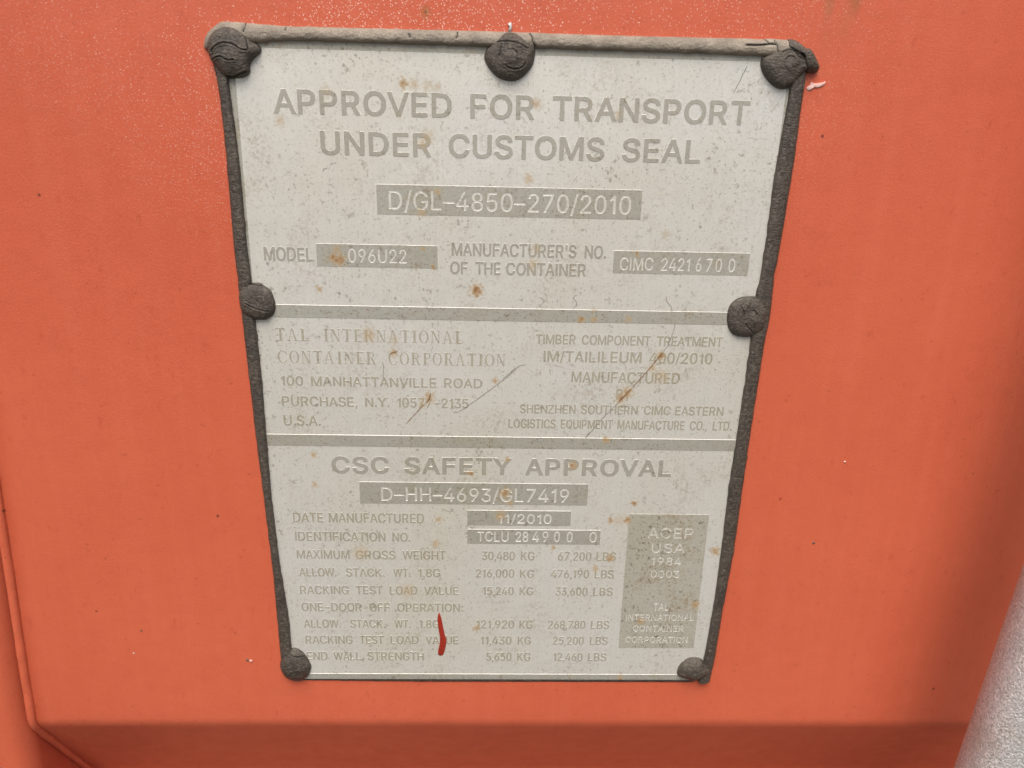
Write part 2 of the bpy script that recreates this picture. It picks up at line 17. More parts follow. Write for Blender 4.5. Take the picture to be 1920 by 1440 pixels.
GLYPHS={"A":[[[16,0],[201,509],[276,509],[463,0],[395,0],[287,302],[264,372],[232,478],[245,478],[213,371],[191,302],[85,0]],[[110,142],[110,199],[370,199],[370,142]]],"B":[[[60,0],[60,509],[241,509],[274,507],[304,501],[329,491],[350,477],[367,461],[381,442],[390,421],[396,398],[398,374],[395,344],[387,320],[373,301],[356,286],[336,275],[315,267],[315,262],[339,257],[363,245],[385,227],[402,203],[414,173],[418,136],[416,111],[410,88],[400,67],[386,48],[368,31],[344,18],[317,8],[284,2],[247,0]],[[125,57],[245,57],[281,60],[309,67],[330,80],[349,105],[355,137],[352,161],[342,184],[327,203],[306,218],[279,228],[248,231],[125,231]],[[125,285],[238,285],[265,288],[288,296],[308,309],[323,326],[333,348],[336,372],[330,403],[313,429],[294,442],[270,449],[240,452],[125,452]]],"C":[[[267,-7],[225,-3],[186,7],[150,25],[119,49],[92,79],[70,115],[57,146],[48,179],[42,215],[40,254],[42,293],[48,329],[57,362],[70,393],[92,429],[119,459],[150,484],[186,501],[225,512],[267,516],[293,514],[317,511],[340,504],[362,496],[383,485],[402,471],[427,447],[448,418],[459,397],[467,373],[473,348],[408,348],[401,373],[389,395],[375,413],[357,428],[337,440],[315,449],[292,454],[267,456],[237,453],[209,445],[184,432],[161,414],[141,391],[125,364],[113,332],[106,295],[103,254],[106,213],[113,177],[125,145],[141,117],[161,94],[184,76],[210,63],[237,56],[267,53],[292,55],[315,60],[337,69],[357,81],[375,96],[389,114],[401,136],[408,160],[473,160],[467,135],[459,112],[448,91],[428,62],[402,38],[383,24],[363,13],[341,5],[317,-2],[293,-6]]],"D":[[[219,0],[96,0],[96,57],[215,57],[254,60],[288,68],[318,81],[343,99],[363,122],[379,149],[390,181],[397,216],[399,255],[397,294],[390,329],[379,361],[364,388],[344,410],[320,428],[291,441],[258,449],[221,452],[93,452],[93,509],[225,509],[273,505],[315,495],[353,478],[385,455],[412,426],[433,391],[449,351],[458,306],[462,255],[458,205],[449,159],[433,119],[411,83],[384,54],[351,31],[312,14],[268,3]],[[125,509],[125,0],[60,0],[60,509]]],"E":[[[60,0],[60,509],[372,509],[372,452],[125,452],[125,286],[355,286],[355,229],[125,229],[125,57],[375,57],[375,0]]],"F":[[[60,0],[60,509],[369,509],[369,452],[125,452],[125,278],[346,278],[346,221],[125,221],[125,0]]],"G":[[[269,-7],[225,-3],[185,7],[149,25],[118,49],[91,79],[69,116],[57,146],[47,179],[42,215],[40,254],[42,293],[47,329],[57,362],[69,393],[91,429],[117,459],[149,484],[184,501],[223,512],[265,516],[291,514],[316,510],[340,504],[363,494],[384,483],[403,469],[421,453],[436,436],[449,416],[460,395],[468,373],[474,349],[408,349],[399,372],[387,393],[373,411],[356,427],[337,439],[315,448],[291,454],[265,456],[236,453],[209,445],[183,432],[160,414],[141,392],[125,364],[113,332],[106,295],[103,254],[106,213],[113,177],[125,145],[141,117],[161,95],[184,76],[210,63],[238,56],[269,53],[296,55],[322,61],[345,71],[365,85],[382,102],[396,123],[407,147],[413,173],[415,202],[434,199],[283,199],[283,256],[478,256],[478,200],[475,160],[466,124],[451,91],[431,62],[406,38],[377,19],[344,5],[308,-4]]],"H":[[[60,0],[60,509],[125,509],[125,289],[392,289],[392,509],[457,509],[457,0],[392,0],[392,232],[125,232],[125,0]]],"I":[[[60,0],[60,509],[126,509],[126,0]]],"J":[[[185,-7],[143,-2],[106,11],[75,33],[52,63],[38,100],[33,145],[33,173],[98,173],[98,145],[100,117],[108,93],[122,74],[149,56],[185,50],[220,56],[248,74],[261,93],[269,117],[272,145],[272,509],[336,509],[336,145],[332,100],[318,63],[294,33],[263,11],[227,-2]]],"K":[[[104,145],[104,216],[139,261],[174,303],[212,344],[364,509],[448,509],[231,276],[228,276]],[[60,0],[60,509],[125,509],[125,334],[124,225],[125,193],[125,0]],[[372,0],[188,259],[228,309],[449,0]]],"L":[[[60,0],[60,509],[125,509],[125,57],[361,57],[361,0]]],"M":[[[60,0],[60,509],[152,509],[277,187],[287,159],[299,123],[311,84],[322,49],[307,49],[318,83],[330,121],[342,158],[352,187],[476,509],[568,509],[568,0],[504,0],[504,291],[504,327],[505,369],[506,413],[507,457],[513,457],[498,409],[482,363],[467,322],[456,291],[342,0],[286,0],[170,291],[159,321],[145,361],[129,408],[112,457],[119,457],[120,416],[121,372],[122,328],[122,291],[122,0]]],"N":[[[60,0],[60,509],[136,509],[343,183],[363,151],[388,107],[414,55],[405,54],[401,108],[399,157],[399,195],[399,509],[463,509],[463,0],[387,0],[202,290],[177,331],[148,381],[108,452],[119,454],[122,384],[124,328],[125,291],[125,0]]],"O":[[[267,-7],[225,-3],[186,7],[150,25],[119,49],[92,79],[70,115],[57,146],[48,179],[42,215],[40,254],[42,293],[48,329],[57,362],[70,393],[92,429],[119,459],[150,484],[186,501],[225,512],[267,516],[309,512],[348,501],[384,484],[415,459],[442,429],[464,393],[477,362],[486,329],[491,293],[493,254],[491,215],[486,179],[477,146],[464,115],[442,79],[415,49],[384,25],[348,7],[309,-3]],[[267,53],[296,55],[324,63],[349,76],[372,94],[392,116],[408,144],[420,176],[428,213],[430,254],[428,295],[420,332],[408,365],[392,392],[372,415],[349,433],[324,446],[296,453],[267,456],[237,453],[210,445],[184,433],[161,415],[142,392],[125,364],[113,332],[106,295],[103,254],[106,213],[113,176],[125,144],[142,117],[161,94],[184,76],[210,63],[237,55]]],"P":[[[60,0],[60,509],[235,509],[272,506],[305,499],[332,487],[356,471],[375,452],[390,430],[400,404],[407,377],[409,348],[407,318],[400,291],[390,265],[375,243],[356,223],[332,207],[305,195],[272,188],[235,186],[109,186],[109,242],[233,242],[269,246],[297,256],[318,272],[333,294],[342,319],[344,348],[342,376],[333,402],[318,423],[297,439],[268,449],[232,452],[125,452],[125,0]]],"R":[[[60,0],[60,509],[236,509],[273,506],[305,500],[333,489],[356,473],[376,455],[390,433],[401,408],[407,381],[409,352],[407,323],[401,296],[390,271],[376,250],[356,232],[333,217],[305,206],[273,200],[236,198],[96,198],[96,255],[234,255],[269,258],[298,267],[319,281],[334,300],[342,324],[345,352],[342,380],[334,405],[319,425],[298,440],[269,449],[233,452],[125,452],[125,0]],[[353,0],[230,229],[303,229],[428,0]]],"S":[[[224,-9],[188,-7],[156,-1],[128,9],[102,23],[81,40],[64,60],[51,83],[42,109],[38,137],[104,137],[110,110],[123,88],[142,71],[166,59],[194,52],[224,49],[257,52],[286,60],[311,74],[329,92],[341,114],[346,139],[342,161],[332,179],[316,193],[296,205],[245,222],[184,239],[145,253],[112,269],[86,289],[67,313],[56,341],[52,372],[54,400],[62,425],[75,448],[92,468],[113,484],[138,498],[165,508],[195,514],[227,516],[259,514],[289,508],[316,498],[340,484],[360,468],[377,449],[390,427],[398,403],[401,378],[337,378],[326,412],[302,437],[280,449],[254,456],[225,459],[194,456],[167,448],[145,435],[129,418],[118,398],[115,376],[119,352],[131,334],[148,319],[169,308],[212,293],[264,279],[312,264],[336,252],[359,238],[379,220],[395,198],[405,171],[408,139],[406,112],[399,87],[386,64],[370,43],[349,25],[323,11],[294,0],[261,-7]]],"T":[[[32,452],[32,509],[417,509],[417,452],[257,452],[257,0],[193,0],[193,452]]],"U":[[[259,-8],[220,-6],[186,2],[154,15],[126,33],[103,55],[85,80],[71,108],[63,140],[60,173],[60,509],[124,509],[124,178],[128,144],[141,113],[160,87],[187,68],[208,59],[232,53],[259,52],[285,53],[309,59],[331,68],[357,87],[377,113],[389,144],[393,178],[393,509],[457,509],[457,173],[454,140],[446,108],[433,80],[414,55],[391,33],[363,15],[332,2],[297,-6]]],"V":[[[204,0],[16,509],[84,509],[192,206],[215,137],[248,31],[235,31],[267,138],[290,206],[395,509],[463,509],[278,0]]],"W":[[[155,0],[16,509],[82,509],[163,196],[175,145],[187,94],[197,40],[189,40],[200,94],[211,145],[224,196],[306,509],[380,509],[462,196],[474,145],[486,94],[497,40],[488,40],[499,94],[510,145],[523,196],[603,509],[670,509],[530,0],[455,0],[368,323],[351,391],[336,475],[350,475],[335,395],[318,323],[230,0]]],"X":[[[18,0],[217,284],[217,236],[29,509],[104,509],[178,400],[204,361],[223,329],[243,292],[232,292],[252,329],[272,361],[298,400],[374,509],[446,509],[259,239],[259,287],[456,0],[382,0],[292,129],[268,165],[250,195],[230,231],[244,231],[225,196],[206,166],[182,129],[91,0]]],"Y":[[[203,0],[203,208],[16,509],[91,509],[192,344],[222,292],[250,230],[224,230],[251,293],[280,344],[381,509],[455,509],[268,208],[268,0]]],"Z":[[[42,0],[42,46],[273,385],[306,431],[341,476],[348,454],[285,452],[223,452],[40,452],[40,509],[397,509],[397,462],[169,129],[134,81],[97,33],[90,54],[152,57],[214,57],[399,57],[399,0]]],"0":[[[227,-7],[191,-3],[158,7],[130,24],[105,48],[85,77],[69,113],[60,144],[53,178],[49,214],[48,254],[49,294],[53,330],[60,364],[69,395],[85,431],[106,461],[130,484],[159,502],[191,512],[227,516],[262,512],[295,502],[323,484],[348,461],[368,431],[384,395],[393,364],[400,330],[404,294],[405,254],[404,214],[400,178],[393,144],[384,113],[368,77],[348,48],[323,24],[295,7],[263,-3]],[[227,50],[261,56],[290,74],[306,92],[320,116],[330,144],[338,176],[342,213],[344,254],[342,295],[338,332],[330,365],[320,393],[306,416],[290,435],[261,453],[227,460],[192,453],[163,435],[147,416],[134,393],[123,365],[115,332],[111,295],[109,254],[111,213],[115,176],[123,144],[134,116],[147,92],[163,74],[192,56]]],"1":[[[172,0],[172,395],[70,340],[70,398],[188,509],[240,509],[240,0]]],"2":[[[64,0],[64,47],[234,229],[282,282],[299,305],[311,327],[318,348],[320,371],[317,397],[308,419],[293,436],[273,449],[250,457],[224,460],[196,457],[172,447],[153,433],[139,413],[130,390],[127,362],[66,362],[68,391],[75,418],[86,442],[102,464],[121,482],[143,496],[168,507],[196,513],[225,516],[254,513],[281,507],[306,497],[328,482],[346,465],[361,445],[372,423],[379,398],[381,372],[378,345],[371,318],[357,290],[336,259],[267,180],[153,60],[153,57],[389,57],[389,0]]],"3":[[[218,-7],[188,-5],[159,1],[133,10],[108,22],[88,38],[70,57],[57,79],[48,104],[44,132],[109,132],[115,107],[126,87],[144,71],[165,59],[191,52],[219,50],[248,53],[275,61],[297,74],[315,93],[325,116],[329,145],[326,172],[316,196],[299,217],[275,234],[254,241],[229,246],[201,248],[157,248],[157,299],[288,448],[288,452],[70,452],[70,509],[372,509],[372,461],[211,278],[211,289],[247,290],[279,286],[308,276],[333,262],[354,244],[371,222],[383,198],[391,173],[393,145],[390,116],[383,90],[370,66],[354,45],[333,27],[309,12],[281,2],[251,-5]]],"4":[[[40,105],[40,158],[247,509],[311,509],[109,166],[109,163],[413,163],[413,105]],[[282,0],[282,121],[282,146],[282,318],[343,318],[343,0]]],"5":[[[221,-7],[192,-5],[165,1],[140,11],[118,25],[99,41],[83,60],[71,82],[63,105],[60,130],[122,130],[127,108],[138,89],[154,73],[173,60],[196,52],[221,50],[250,53],[276,64],[298,82],[314,104],[324,131],[328,162],[324,193],[314,221],[297,244],[275,262],[248,273],[218,277],[192,275],[167,268],[145,258],[128,246],[67,253],[96,509],[366,509],[366,452],[151,452],[134,301],[136,301],[155,315],[178,325],[203,331],[229,334],[263,330],[294,321],[321,306],[345,285],[364,260],[379,231],[388,199],[391,163],[388,132],[381,102],[369,76],[352,52],[332,32],[309,15],[282,3],[253,-4]]],"6":[[[226,-7],[196,-4],[168,3],[142,15],[119,31],[100,51],[84,74],[73,101],[66,130],[64,162],[65,187],[71,212],[80,239],[93,268],[112,302],[137,340],[252,509],[322,509],[151,261],[145,261],[154,275],[165,288],[179,299],[196,307],[214,312],[235,314],[265,312],[291,305],[316,295],[337,280],[355,262],[370,240],[380,215],[387,187],[389,157],[387,127],[379,98],[368,73],[352,50],[333,30],[310,14],[284,3],[257,-4]],[[226,48],[254,52],[279,63],[299,79],[314,101],[324,128],[327,157],[324,187],[314,213],[299,235],[279,251],[254,262],[226,265],[198,262],[174,252],[153,235],[138,214],[128,188],[125,158],[128,128],[138,102],[153,79],[174,63],[198,52]]],"7":[[[97,0],[323,448],[323,452],[62,452],[62,509],[391,509],[391,449],[165,0]]],"8":[[[226,-7],[193,-5],[163,1],[136,11],[111,25],[91,42],[74,62],[62,84],[54,109],[52,135],[55,166],[65,195],[81,220],[101,241],[125,256],[153,265],[153,267],[129,276],[109,289],[93,308],[80,330],[73,354],[70,380],[73,405],[79,429],[90,450],[106,469],[124,485],[146,498],[170,508],[197,514],[226,516],[255,514],[282,508],[306,498],[328,485],[346,469],[361,450],[373,429],[379,405],[382,380],[379,354],[372,330],[359,308],[343,289],[323,276],[300,267],[300,265],[327,256],[351,241],[372,220],[387,195],[397,166],[401,135],[398,109],[391,84],[378,62],[362,42],[341,25],[317,11],[289,1],[259,-5]],[[226,49],[258,52],[285,60],[307,74],[323,91],[333,113],[337,139],[333,165],[322,189],[305,208],[283,223],[256,232],[226,235],[196,232],[169,223],[147,208],[130,189],[119,165],[115,139],[119,113],[129,91],[145,74],[167,60],[195,52]],[[226,290],[252,292],[274,300],[293,313],[307,330],[316,351],[319,376],[316,399],[308,420],[294,437],[275,449],[252,457],[226,460],[200,457],[177,449],[159,437],[145,420],[136,399],[133,376],[136,351],[145,330],[159,313],[178,300],[201,292]]],"9":[[[226,516],[256,513],[285,506],[310,494],[333,478],[352,458],[368,434],[380,408],[387,378],[389,347],[387,322],[382,296],[373,270],[359,240],[340,207],[315,168],[200,0],[130,0],[301,248],[307,248],[299,234],[287,221],[273,210],[257,202],[238,196],[218,195],[188,197],[161,203],[137,214],[116,229],[98,247],[83,269],[72,294],[66,321],[64,352],[66,382],[73,411],[85,436],[101,459],[120,479],[143,494],[168,506],[196,513]],[[226,460],[199,457],[174,446],[154,429],[138,407],[129,381],[125,352],[129,322],[138,295],[154,274],[174,257],[199,247],[226,243],[254,247],[279,257],[299,273],[314,295],[324,321],[327,350],[324,381],[314,407],[299,429],[279,446],[254,457]]],"/":[[[235,533],[71,-76],[14,-76],[178,533]]],"-":[[[337,244],[337,188],[114,188],[114,244]]],"\u2013":[[[350,244],[350,188],[0,188],[0,244]]],".":[[[95,-4],[78,-1],[63,9],[53,24],[50,41],[53,59],[63,73],[78,83],[95,87],[113,83],[128,73],[138,59],[141,41],[138,24],[128,9],[113,-1]]],",":[[[38,-119],[68,71],[137,71],[84,-119]]],":":[[[95,-4],[78,-1],[63,9],[53,24],[50,41],[53,59],[63,73],[78,83],[95,87],[113,83],[128,73],[138,59],[141,41],[138,24],[128,9],[113,-1]],[[95,271],[78,274],[63,284],[53,299],[50,316],[53,334],[63,349],[78,359],[95,362],[113,359],[128,349],[138,334],[141,316],[138,299],[128,284],[113,274]]],"'":[[[78,318],[70,509],[136,509],[128,318]]],"Q":[[[245,159],[313,159],[369,85],[384,65],[468,-48],[401,-48],[346,27],[331,46]],[[267,-7],[225,-3],[186,7],[150,25],[119,49],[92,79],[70,115],[57,146],[48,179],[42,215],[40,254],[42,293],[48,329],[57,362],[70,393],[92,429],[119,459],[150,484],[186,501],[225,512],[267,516],[309,512],[348,501],[384,484],[415,459],[442,429],[464,393],[477,362],[486,329],[491,293],[493,254],[491,215],[486,179],[477,146],[464,115],[442,79],[415,49],[384,25],[348,7],[309,-3]],[[267,53],[296,55],[324,63],[349,76],[372,94],[392,116],[408,144],[420,176],[428,213],[430,254],[428,295],[420,332],[408,365],[392,392],[372,415],[349,433],[324,446],[296,453],[267,456],[237,453],[210,445],[184,433],[161,415],[142,392],[125,364],[113,332],[106,295],[103,254],[106,213],[113,176],[125,144],[142,117],[161,94],[184,76],[210,63],[237,55]]]}

def W(u, v, n=0.0):
    return Vector(((u - 100.0) / 1000.0, -n / 1000.0, Z0 + (133.5 - v) / 1000.0))

# ------------------------------------------------------------------ camera
cd = bpy.data.cameras.new('camera')
cam = bpy.data.objects.new('camera', cd)
COL.objects.link(cam)
def _wv(r): return Vector((r[0], r[2], -r[1]))
_x, _y, _z = _wv(ROT[0]), -_wv(ROT[1]), -_wv(ROT[2])
m = Matrix((_x, _y, _z)).transposed().to_4x4()
m.translation = W(CAM[0], CAM[1], -CAM[2])
cam.matrix_world = m
cd.sensor_width = 36.0
cd.lens = 36.0 * 1443.0 / 1920.0
cd.clip_start = 0.01
cd.clip_end = 500.0
cd.dof.use_dof = True
cd.dof.focus_distance = 0.318
cd.dof.aperture_fstop = 15.0
scene.camera = cam

# ------------------------------------------------------------------ daylight
SUN_EL, SUN_AZ = 60.0, -8.0                # degrees; azimuth seen from the door, negative = from the left
w = bpy.data.worlds.new('World')
scene.world = w
w.use_nodes = True
nt = w.node_tree
bg = nt.nodes['Background']
sky = nt.nodes.new('ShaderNodeTexSky')
sky.sky_type = 'NISHITA'
sky.sun_disc = False
sky.sun_elevation = math.radians(SUN_EL)
sky.sun_rotation = math.radians(180.0 - SUN_AZ)
sky.dust_density = 5.0
sky.air_density = 1.0
sky.ozone_density = 0.6
nt.links.new(sky.outputs[0], bg.inputs[0])
bg.inputs[1].default_value = 0.058
sl = bpy.data.lights.new('sun', 'SUN')
sl.energy = 1.5
sl.angle = math.radians(42)
sl.color = (1.0, 0.965, 0.90)
sun = bpy.data.objects.new('sun', sl)
COL.objects.link(sun)
_e, _a = math.radians(SUN_EL), math.radians(SUN_AZ)
_dir = Vector((math.cos(_e) * math.sin(_a), -math.cos(_e) * math.cos(_a), math.sin(_e)))   # towards the sun
sun.rotation_euler = _dir.to_track_quat('Z', 'Y').to_euler()
sun.location = (0, -3, 4)

scene.view_settings.view_transform = 'Standard'
scene.view_settings.look = 'None'
scene.view_settings.gamma = 1.0
scene.view_settings.exposure = 1.15
scene.view_settings.use_curve_mapping = False

# ------------------------------------------------------------------ materials
class NT:
    def __init__(s, name):
        s.m = bpy.data.materials.new(name); s.m.use_nodes = True
        s.t = s.m.node_tree; s.b = s.t.nodes['Principled BSDF']
        s.co = s.n('ShaderNodeTexCoord').outputs['Object']
    def n(s, ty, **k):
        x = s.t.nodes.new(ty)
        for a, b in k.items(): setattr(x, a, b)
        return x
    def set(s, sock, val):
        if isinstance(val, bpy.types.NodeSocket): s.t.links.new(val, sock)
        elif isinstance(val, (tuple, list)) and len(val) == 3 and sock.type == 'RGBA': sock.default_value = (*val, 1)
        else: sock.default_value = val
    def noise(s, scale, detail=3, rough=.55, vec=None, out=0):
        x = s.n('ShaderNodeTexNoise'); s.set(x.inputs['Vector'], vec or s.co)
        x.inputs['Scale'].default_value = scale; x.inputs['Detail'].default_value = detail
        x.inputs['Roughness'].default_value = rough
        return x.outputs[out]
    def vor(s, scale, vec=None, out='Distance', rand=1.0):
        x = s.n('ShaderNodeTexVoronoi'); s.set(x.inputs['Vector'], vec or s.co)
        x.inputs['Scale'].default_value = scale; x.inputs['Randomness'].default_value = rand
        return x.outputs[out]
    def map(s, scale, loc=(0, 0, 0)):
        x = s.n('ShaderNodeMapping'); s.set(x.inputs[0], s.co)
        x.inputs['Scale'].default_value = scale; x.inputs['Location'].default_value = loc
        return x.outputs[0]
    def ramp(s, v, a, b, lo=0., hi=1.):
        x = s.n('ShaderNodeMapRange'); s.set(x.inputs[0], v)
        x.inputs[1].default_value = a; x.inputs[2].default_value = b
        x.inputs[3].default_value = lo; x.inputs[4].default_value = hi
        return x.outputs[0]
    def math(s, op, a, b=0.):
        x = s.n('ShaderNodeMath', operation=op); s.set(x.inputs[0], a); s.set(x.inputs[1], b)
        return x.outputs[0]
    def mix(s, f, a, b):
        x = s.n('ShaderNodeMix', data_type='RGBA'); s.set(x.inputs[0], f); s.set(x.inputs[6], a); s.set(x.inputs[7], b)
        return x.outputs[2]
    def bump(s, h, strength, dist, normal=None):
        x = s.n('ShaderNodeBump'); s.set(x.inputs['Height'], h)
        x.inputs['Strength'].default_value = strength; x.inputs['Distance'].default_value = dist
        if normal is not None: s.set(x.inputs['Normal'], normal)
        return x.outputs[0]
    def spot(s, u, v, ru, rv, inner=.0, outer=1.):
        """1 at plate position (u, v) falling to 0 at the ellipse of radii ru, rv"""
        x = s.n('ShaderNodeMapping'); s.set(x.inputs[0], s.co); x.vector_type = 'POINT'
        k = (1000 / ru, 0, 1000 / rv)
        x.inputs['Scale'].default_value = k
        x.inputs['Location'].default_value = (-(u - 100) / 1000 * k[0], 0, -(133.5 - v) / 1000 * k[2])
        l = s.n('ShaderNodeVectorMath', operation='LENGTH'); s.set(l.inputs[0], x.outputs[0])
        return s.ramp(l.outputs['Value'], outer, inner)
    def attr(s, name):
        x = s.n('ShaderNodeAttribute'); x.attribute_name = name
        return x.outputs['Fac']
    def done(s, col=None, rough=None, metal=None, normal=None, spec=None):
        for k, v in (('Base Color', col), ('Roughness', rough), ('Metallic', metal), ('Normal', normal), ('Specular IOR Level', spec)):
            if v is not None: s.set(s.b.inputs[k], v)
        return s.m

DRIPS = [(68.4, -13.2, 2.4, 3.4, (.30, .13, .03), .8), (68.4, -13.2, .7, .7, (.05, .03, .02), .8), (212, -21, 2.6, 9, (.22, .14, .06), .6), (221.5, -22, 3.0, 8, (.26, .12, .04), .75), (219, -14, 4, 13, (.40, .16, .07), .3), (213, -8, 4, 14, (.46, .14, .07), .3)]

def paint_material():
    s = NT('container_paint')
    big = s.noise(6, 5, .6); mid = s.noise(120, 4)
    c = s.mix(s.ramp(big, .3, .7), (.53, .098, .046), (.61, .126, .062))
    c = s.mix(s.ramp(mid, .45, .75, 0, .28), c, (.49, .088, .038))
    # chalked, faded streaks running down
    st = s.noise(1, 4, .6, s.map((130, 130, 9)))
    c = s.mix(s.ramp(st, .45, .75, 0, .15), c, (.68, .19, .11))
    # fine grain of the paint
    gr = s.noise(1500, 2, .6)
    c = s.mix(s.ramp(gr, .35, .7, 0, .30), c, (.70, .17, .085))
    # rubbed smudges
    sm = s.noise(260, 5, .65, s.map((1, 1, .55)))
    c = s.mix(s.ramp(sm, .60, .70, 0, .40), c, (.44, .072, .034))
    # dark specks, sparse
    v1 = s.vor(60); k1 = s.vor(60, out='Color')
    f = s.math('MULTIPLY', s.ramp(v1, .05, .03), s.ramp(k1, .66, .68))
    c = s.mix(s.math('MULTIPLY', f, .8), c, (.12, .03, .02))
    v2 = s.vor(210, s.map((1, 1, 1.3))); k2 = s.vor(210, out='Color')
    f = s.math('MULTIPLY', s.ramp(v2, .22, .08), s.ramp(k2, .74, .80))
    c = s.mix(s.math('MULTIPLY', f, .40), c, (.36, .065, .032))
    # pale grit of overspray, thick above the plate and thinning out below
    up = s.spot(75, -40, 175, 135, .30, 1.1)
    for sc_, lo, hi in ((700, .22, .10), (1300, .30, .14)):
        v3 = s.vor(sc_); k3 = s.vor(sc_, out='Color')
        f = s.math('MULTIPLY', s.math('MULTIPLY', s.ramp(v3, lo, hi), s.ramp(k3, .60, .64)), up)
        c = s.mix(s.math('MULTIPLY', f, .85), c, (.92, .62, .52))
    # rusty drip marks near the top
    for u, v, ru, rv, col, a in DRIPS:
        f = s.math('MULTIPLY', s.spot(u, v, ru, rv, 0., 1.), s.ramp(s.noise(300, 4, .7), .3, .6, .5, 1.))
        c = s.mix(s.math('MULTIPLY', f, a), c, col)
    nrm = s.bump(s.noise(1200, 3, .65), .25, .0005)
    nrm = s.bump(s.noise(70, 2), .20, .0012, nrm)
    return s.done(c, s.ramp(mid, .3, .7, .36, .48), None, nrm, .5)

def plate_material(name, col, warm, spot=1.0, rough=.46, metal=.55, streak=.12, grain=.15):
    s = NT(name)
    big = s.noise(14, 3)
    c = s.mix(s.ramp(big, .35, .7), col, warm)
    br = s.noise(1, 3, .6, s.map((900, 900, 18)))                       # brushing grain
    c = s.mix(s.ramp(br, .4, .75, 0, streak), c, tuple(x * .62 for x in col))
    g = s.noise(1300, 2, .6)
    c = s.mix(s.ramp(g, .45, .75, 0, grain), c, tuple(x * .5 for x in warm))
    # fine corrosion freckles of two sizes
    den = s.ramp(s.noise(28, 3), .32, .66, .35, 1.)
    v = s.vor(800); k = s.vor(800, out='Color')
    f = s.math('MULTIPLY', s.ramp(v, .34, .14), s.ramp(k, .50, .58))
    f = s.math('MULTIPLY', s.math('MULTIPLY', f, den), .8 * spot)
    c = s.mix(f, c, (.20, .17, .125))
    sp = s.noise(420, 4, .62)
    f = s.math('MULTIPLY', s.math('MULTIPLY', s.ramp(sp, .60, .70), den), .62 * spot)
    c = s.mix(f, c, (.235, .195, .135))
    sp = s.noise(950, 3, .6)
    f = s.math('MULTIPLY', s.math('MULTIPLY', s.ramp(sp, .60, .70), den), .85 * spot)
    c = s.mix(f, c, (.21, .175, .115))
    sp = s.noise(190, 5, .7)
    f = s.math('MULTIPLY', s.ramp(sp, .66, .76), .45 * spot)
    c = s.mix(f, c, (.30, .19, .095))
    # thin brown scale gathering in clouds
    cl = s.math('MULTIPLY', s.ramp(s.noise(45, 4, .6), .50, .68), s.ramp(s.noise(650, 3, .65), .46, .62))
    c = s.mix(s.math('MULTIPLY', cl, .33 * spot), c, (.36, .27, .155))
    # rust stains and black fly specks carried by the surface itself
    wob = s.ramp(s.noise(700, 4, .7), .3, .7, .45, 1.25)
    st = s.attr('stain')
    f = s.math('MULTIPLY', st, wob)
    c = s.mix(s.ramp(f, .06, .45, 0, .75), c, (.44, .31, .155))
    c = s.mix(s.ramp(f, .40, .85, 0, .9), c, (.24, .105, .03))
    c = s.mix(s.ramp(s.attr('grime'), .05, 1., 0, .75), c, (.19, .17, .14))
    mt = s.ramp(f, .1, .6, metal, 0.)
    nrm = s.bump(s.noise(900, 3, .6), .10, .0003)
    nrm = s.bump(s.noise(25, 2), .08, .002, nrm)
    return s.done(c, s.ramp(sp, .35, .75, rough - .03, rough + .12), mt, nrm, .5)

def rubber_material(name, c0, c1, dust=.2):
    s = NT(name)
    c = s.mix(s.ramp(s.noise(150, 4), .35, .7), c0, c1)
    c = s.mix(s.ramp(s.noise(900, 4, .7), .5, .72, 0, dust), c, (.30, .255, .195))
    c = s.mix(s.ramp(s.noise(1800, 2, .6), .52, .66, 0, .4), c, tuple(x * .45 for x in c0))
    c = s.mix(s.ramp(s.attr('crack'), .2, .9), c, (.006, .005, .004))
    wr = s.noise(1, 4, .65, s.map((520, 520, 1300)))
    h = s.math('ADD', s.math('MULTIPLY', s.noise(1700, 3, .7), .9), wr)
    nrm = s.bump(h, .7, .0007)
    return s.done(c, s.ramp(s.noise(400, 3), .3, .7, .38, .6), None, nrm, .5)

def simple_material(name, col, rough=.5, metal=0., col2=None, scale=600, bump=0.):
    s = NT(name)
    c = s.mix(s.ramp(s.noise(scale, 4, .65), .38, .65), col, col2 or tuple(x * .8 for x in col))
    nrm = s.bump(s.noise(scale * 1.5, 3), bump, .0004) if bump else None
    return s.done(c, rough, metal, nrm)

def galvanised_material():
    s = NT('galvanised_steel')
    v = s.vor(900, out='Color')
    g = s.noise(1000, 4, .75)
    c = s.mix(s.ramp(v, .2, .9), (.50, .50, .485), (.66, .66, .65))
    c = s.mix(s.ramp(g, .48, .60), c, (.84, .84, .83))
    c = s.mix(s.ramp(s.noise(1150, 3, .7), .55, .64, 0, .6), c, (.20, .195, .185))
    c = s.mix(s.ramp(s.noise(38, 4, .6), .50, .72, 0, .40), c, (.38, .29, .20))
    nrm = s.bump(s.noise(1000, 4, .75), .9, .0011)
    return s.done(c, s.ramp(g, .3, .7, .5, .3), .45, nrm, .5)

def ground_material():
    s = NT('gravel_yard')
    c = s.mix(s.ramp(s.noise(6, 5), .35, .7), (.065, .056, .042), (.09, .077, .06))
    c = s.mix(s.ramp(s.vor(45, out='Color'), .2, .9, 0, .5), c, (.06, .055, .045))
    nrm = s.bump(s.vor(45), .6, .01)
    return s.done(c, .9, None, nrm, .2)

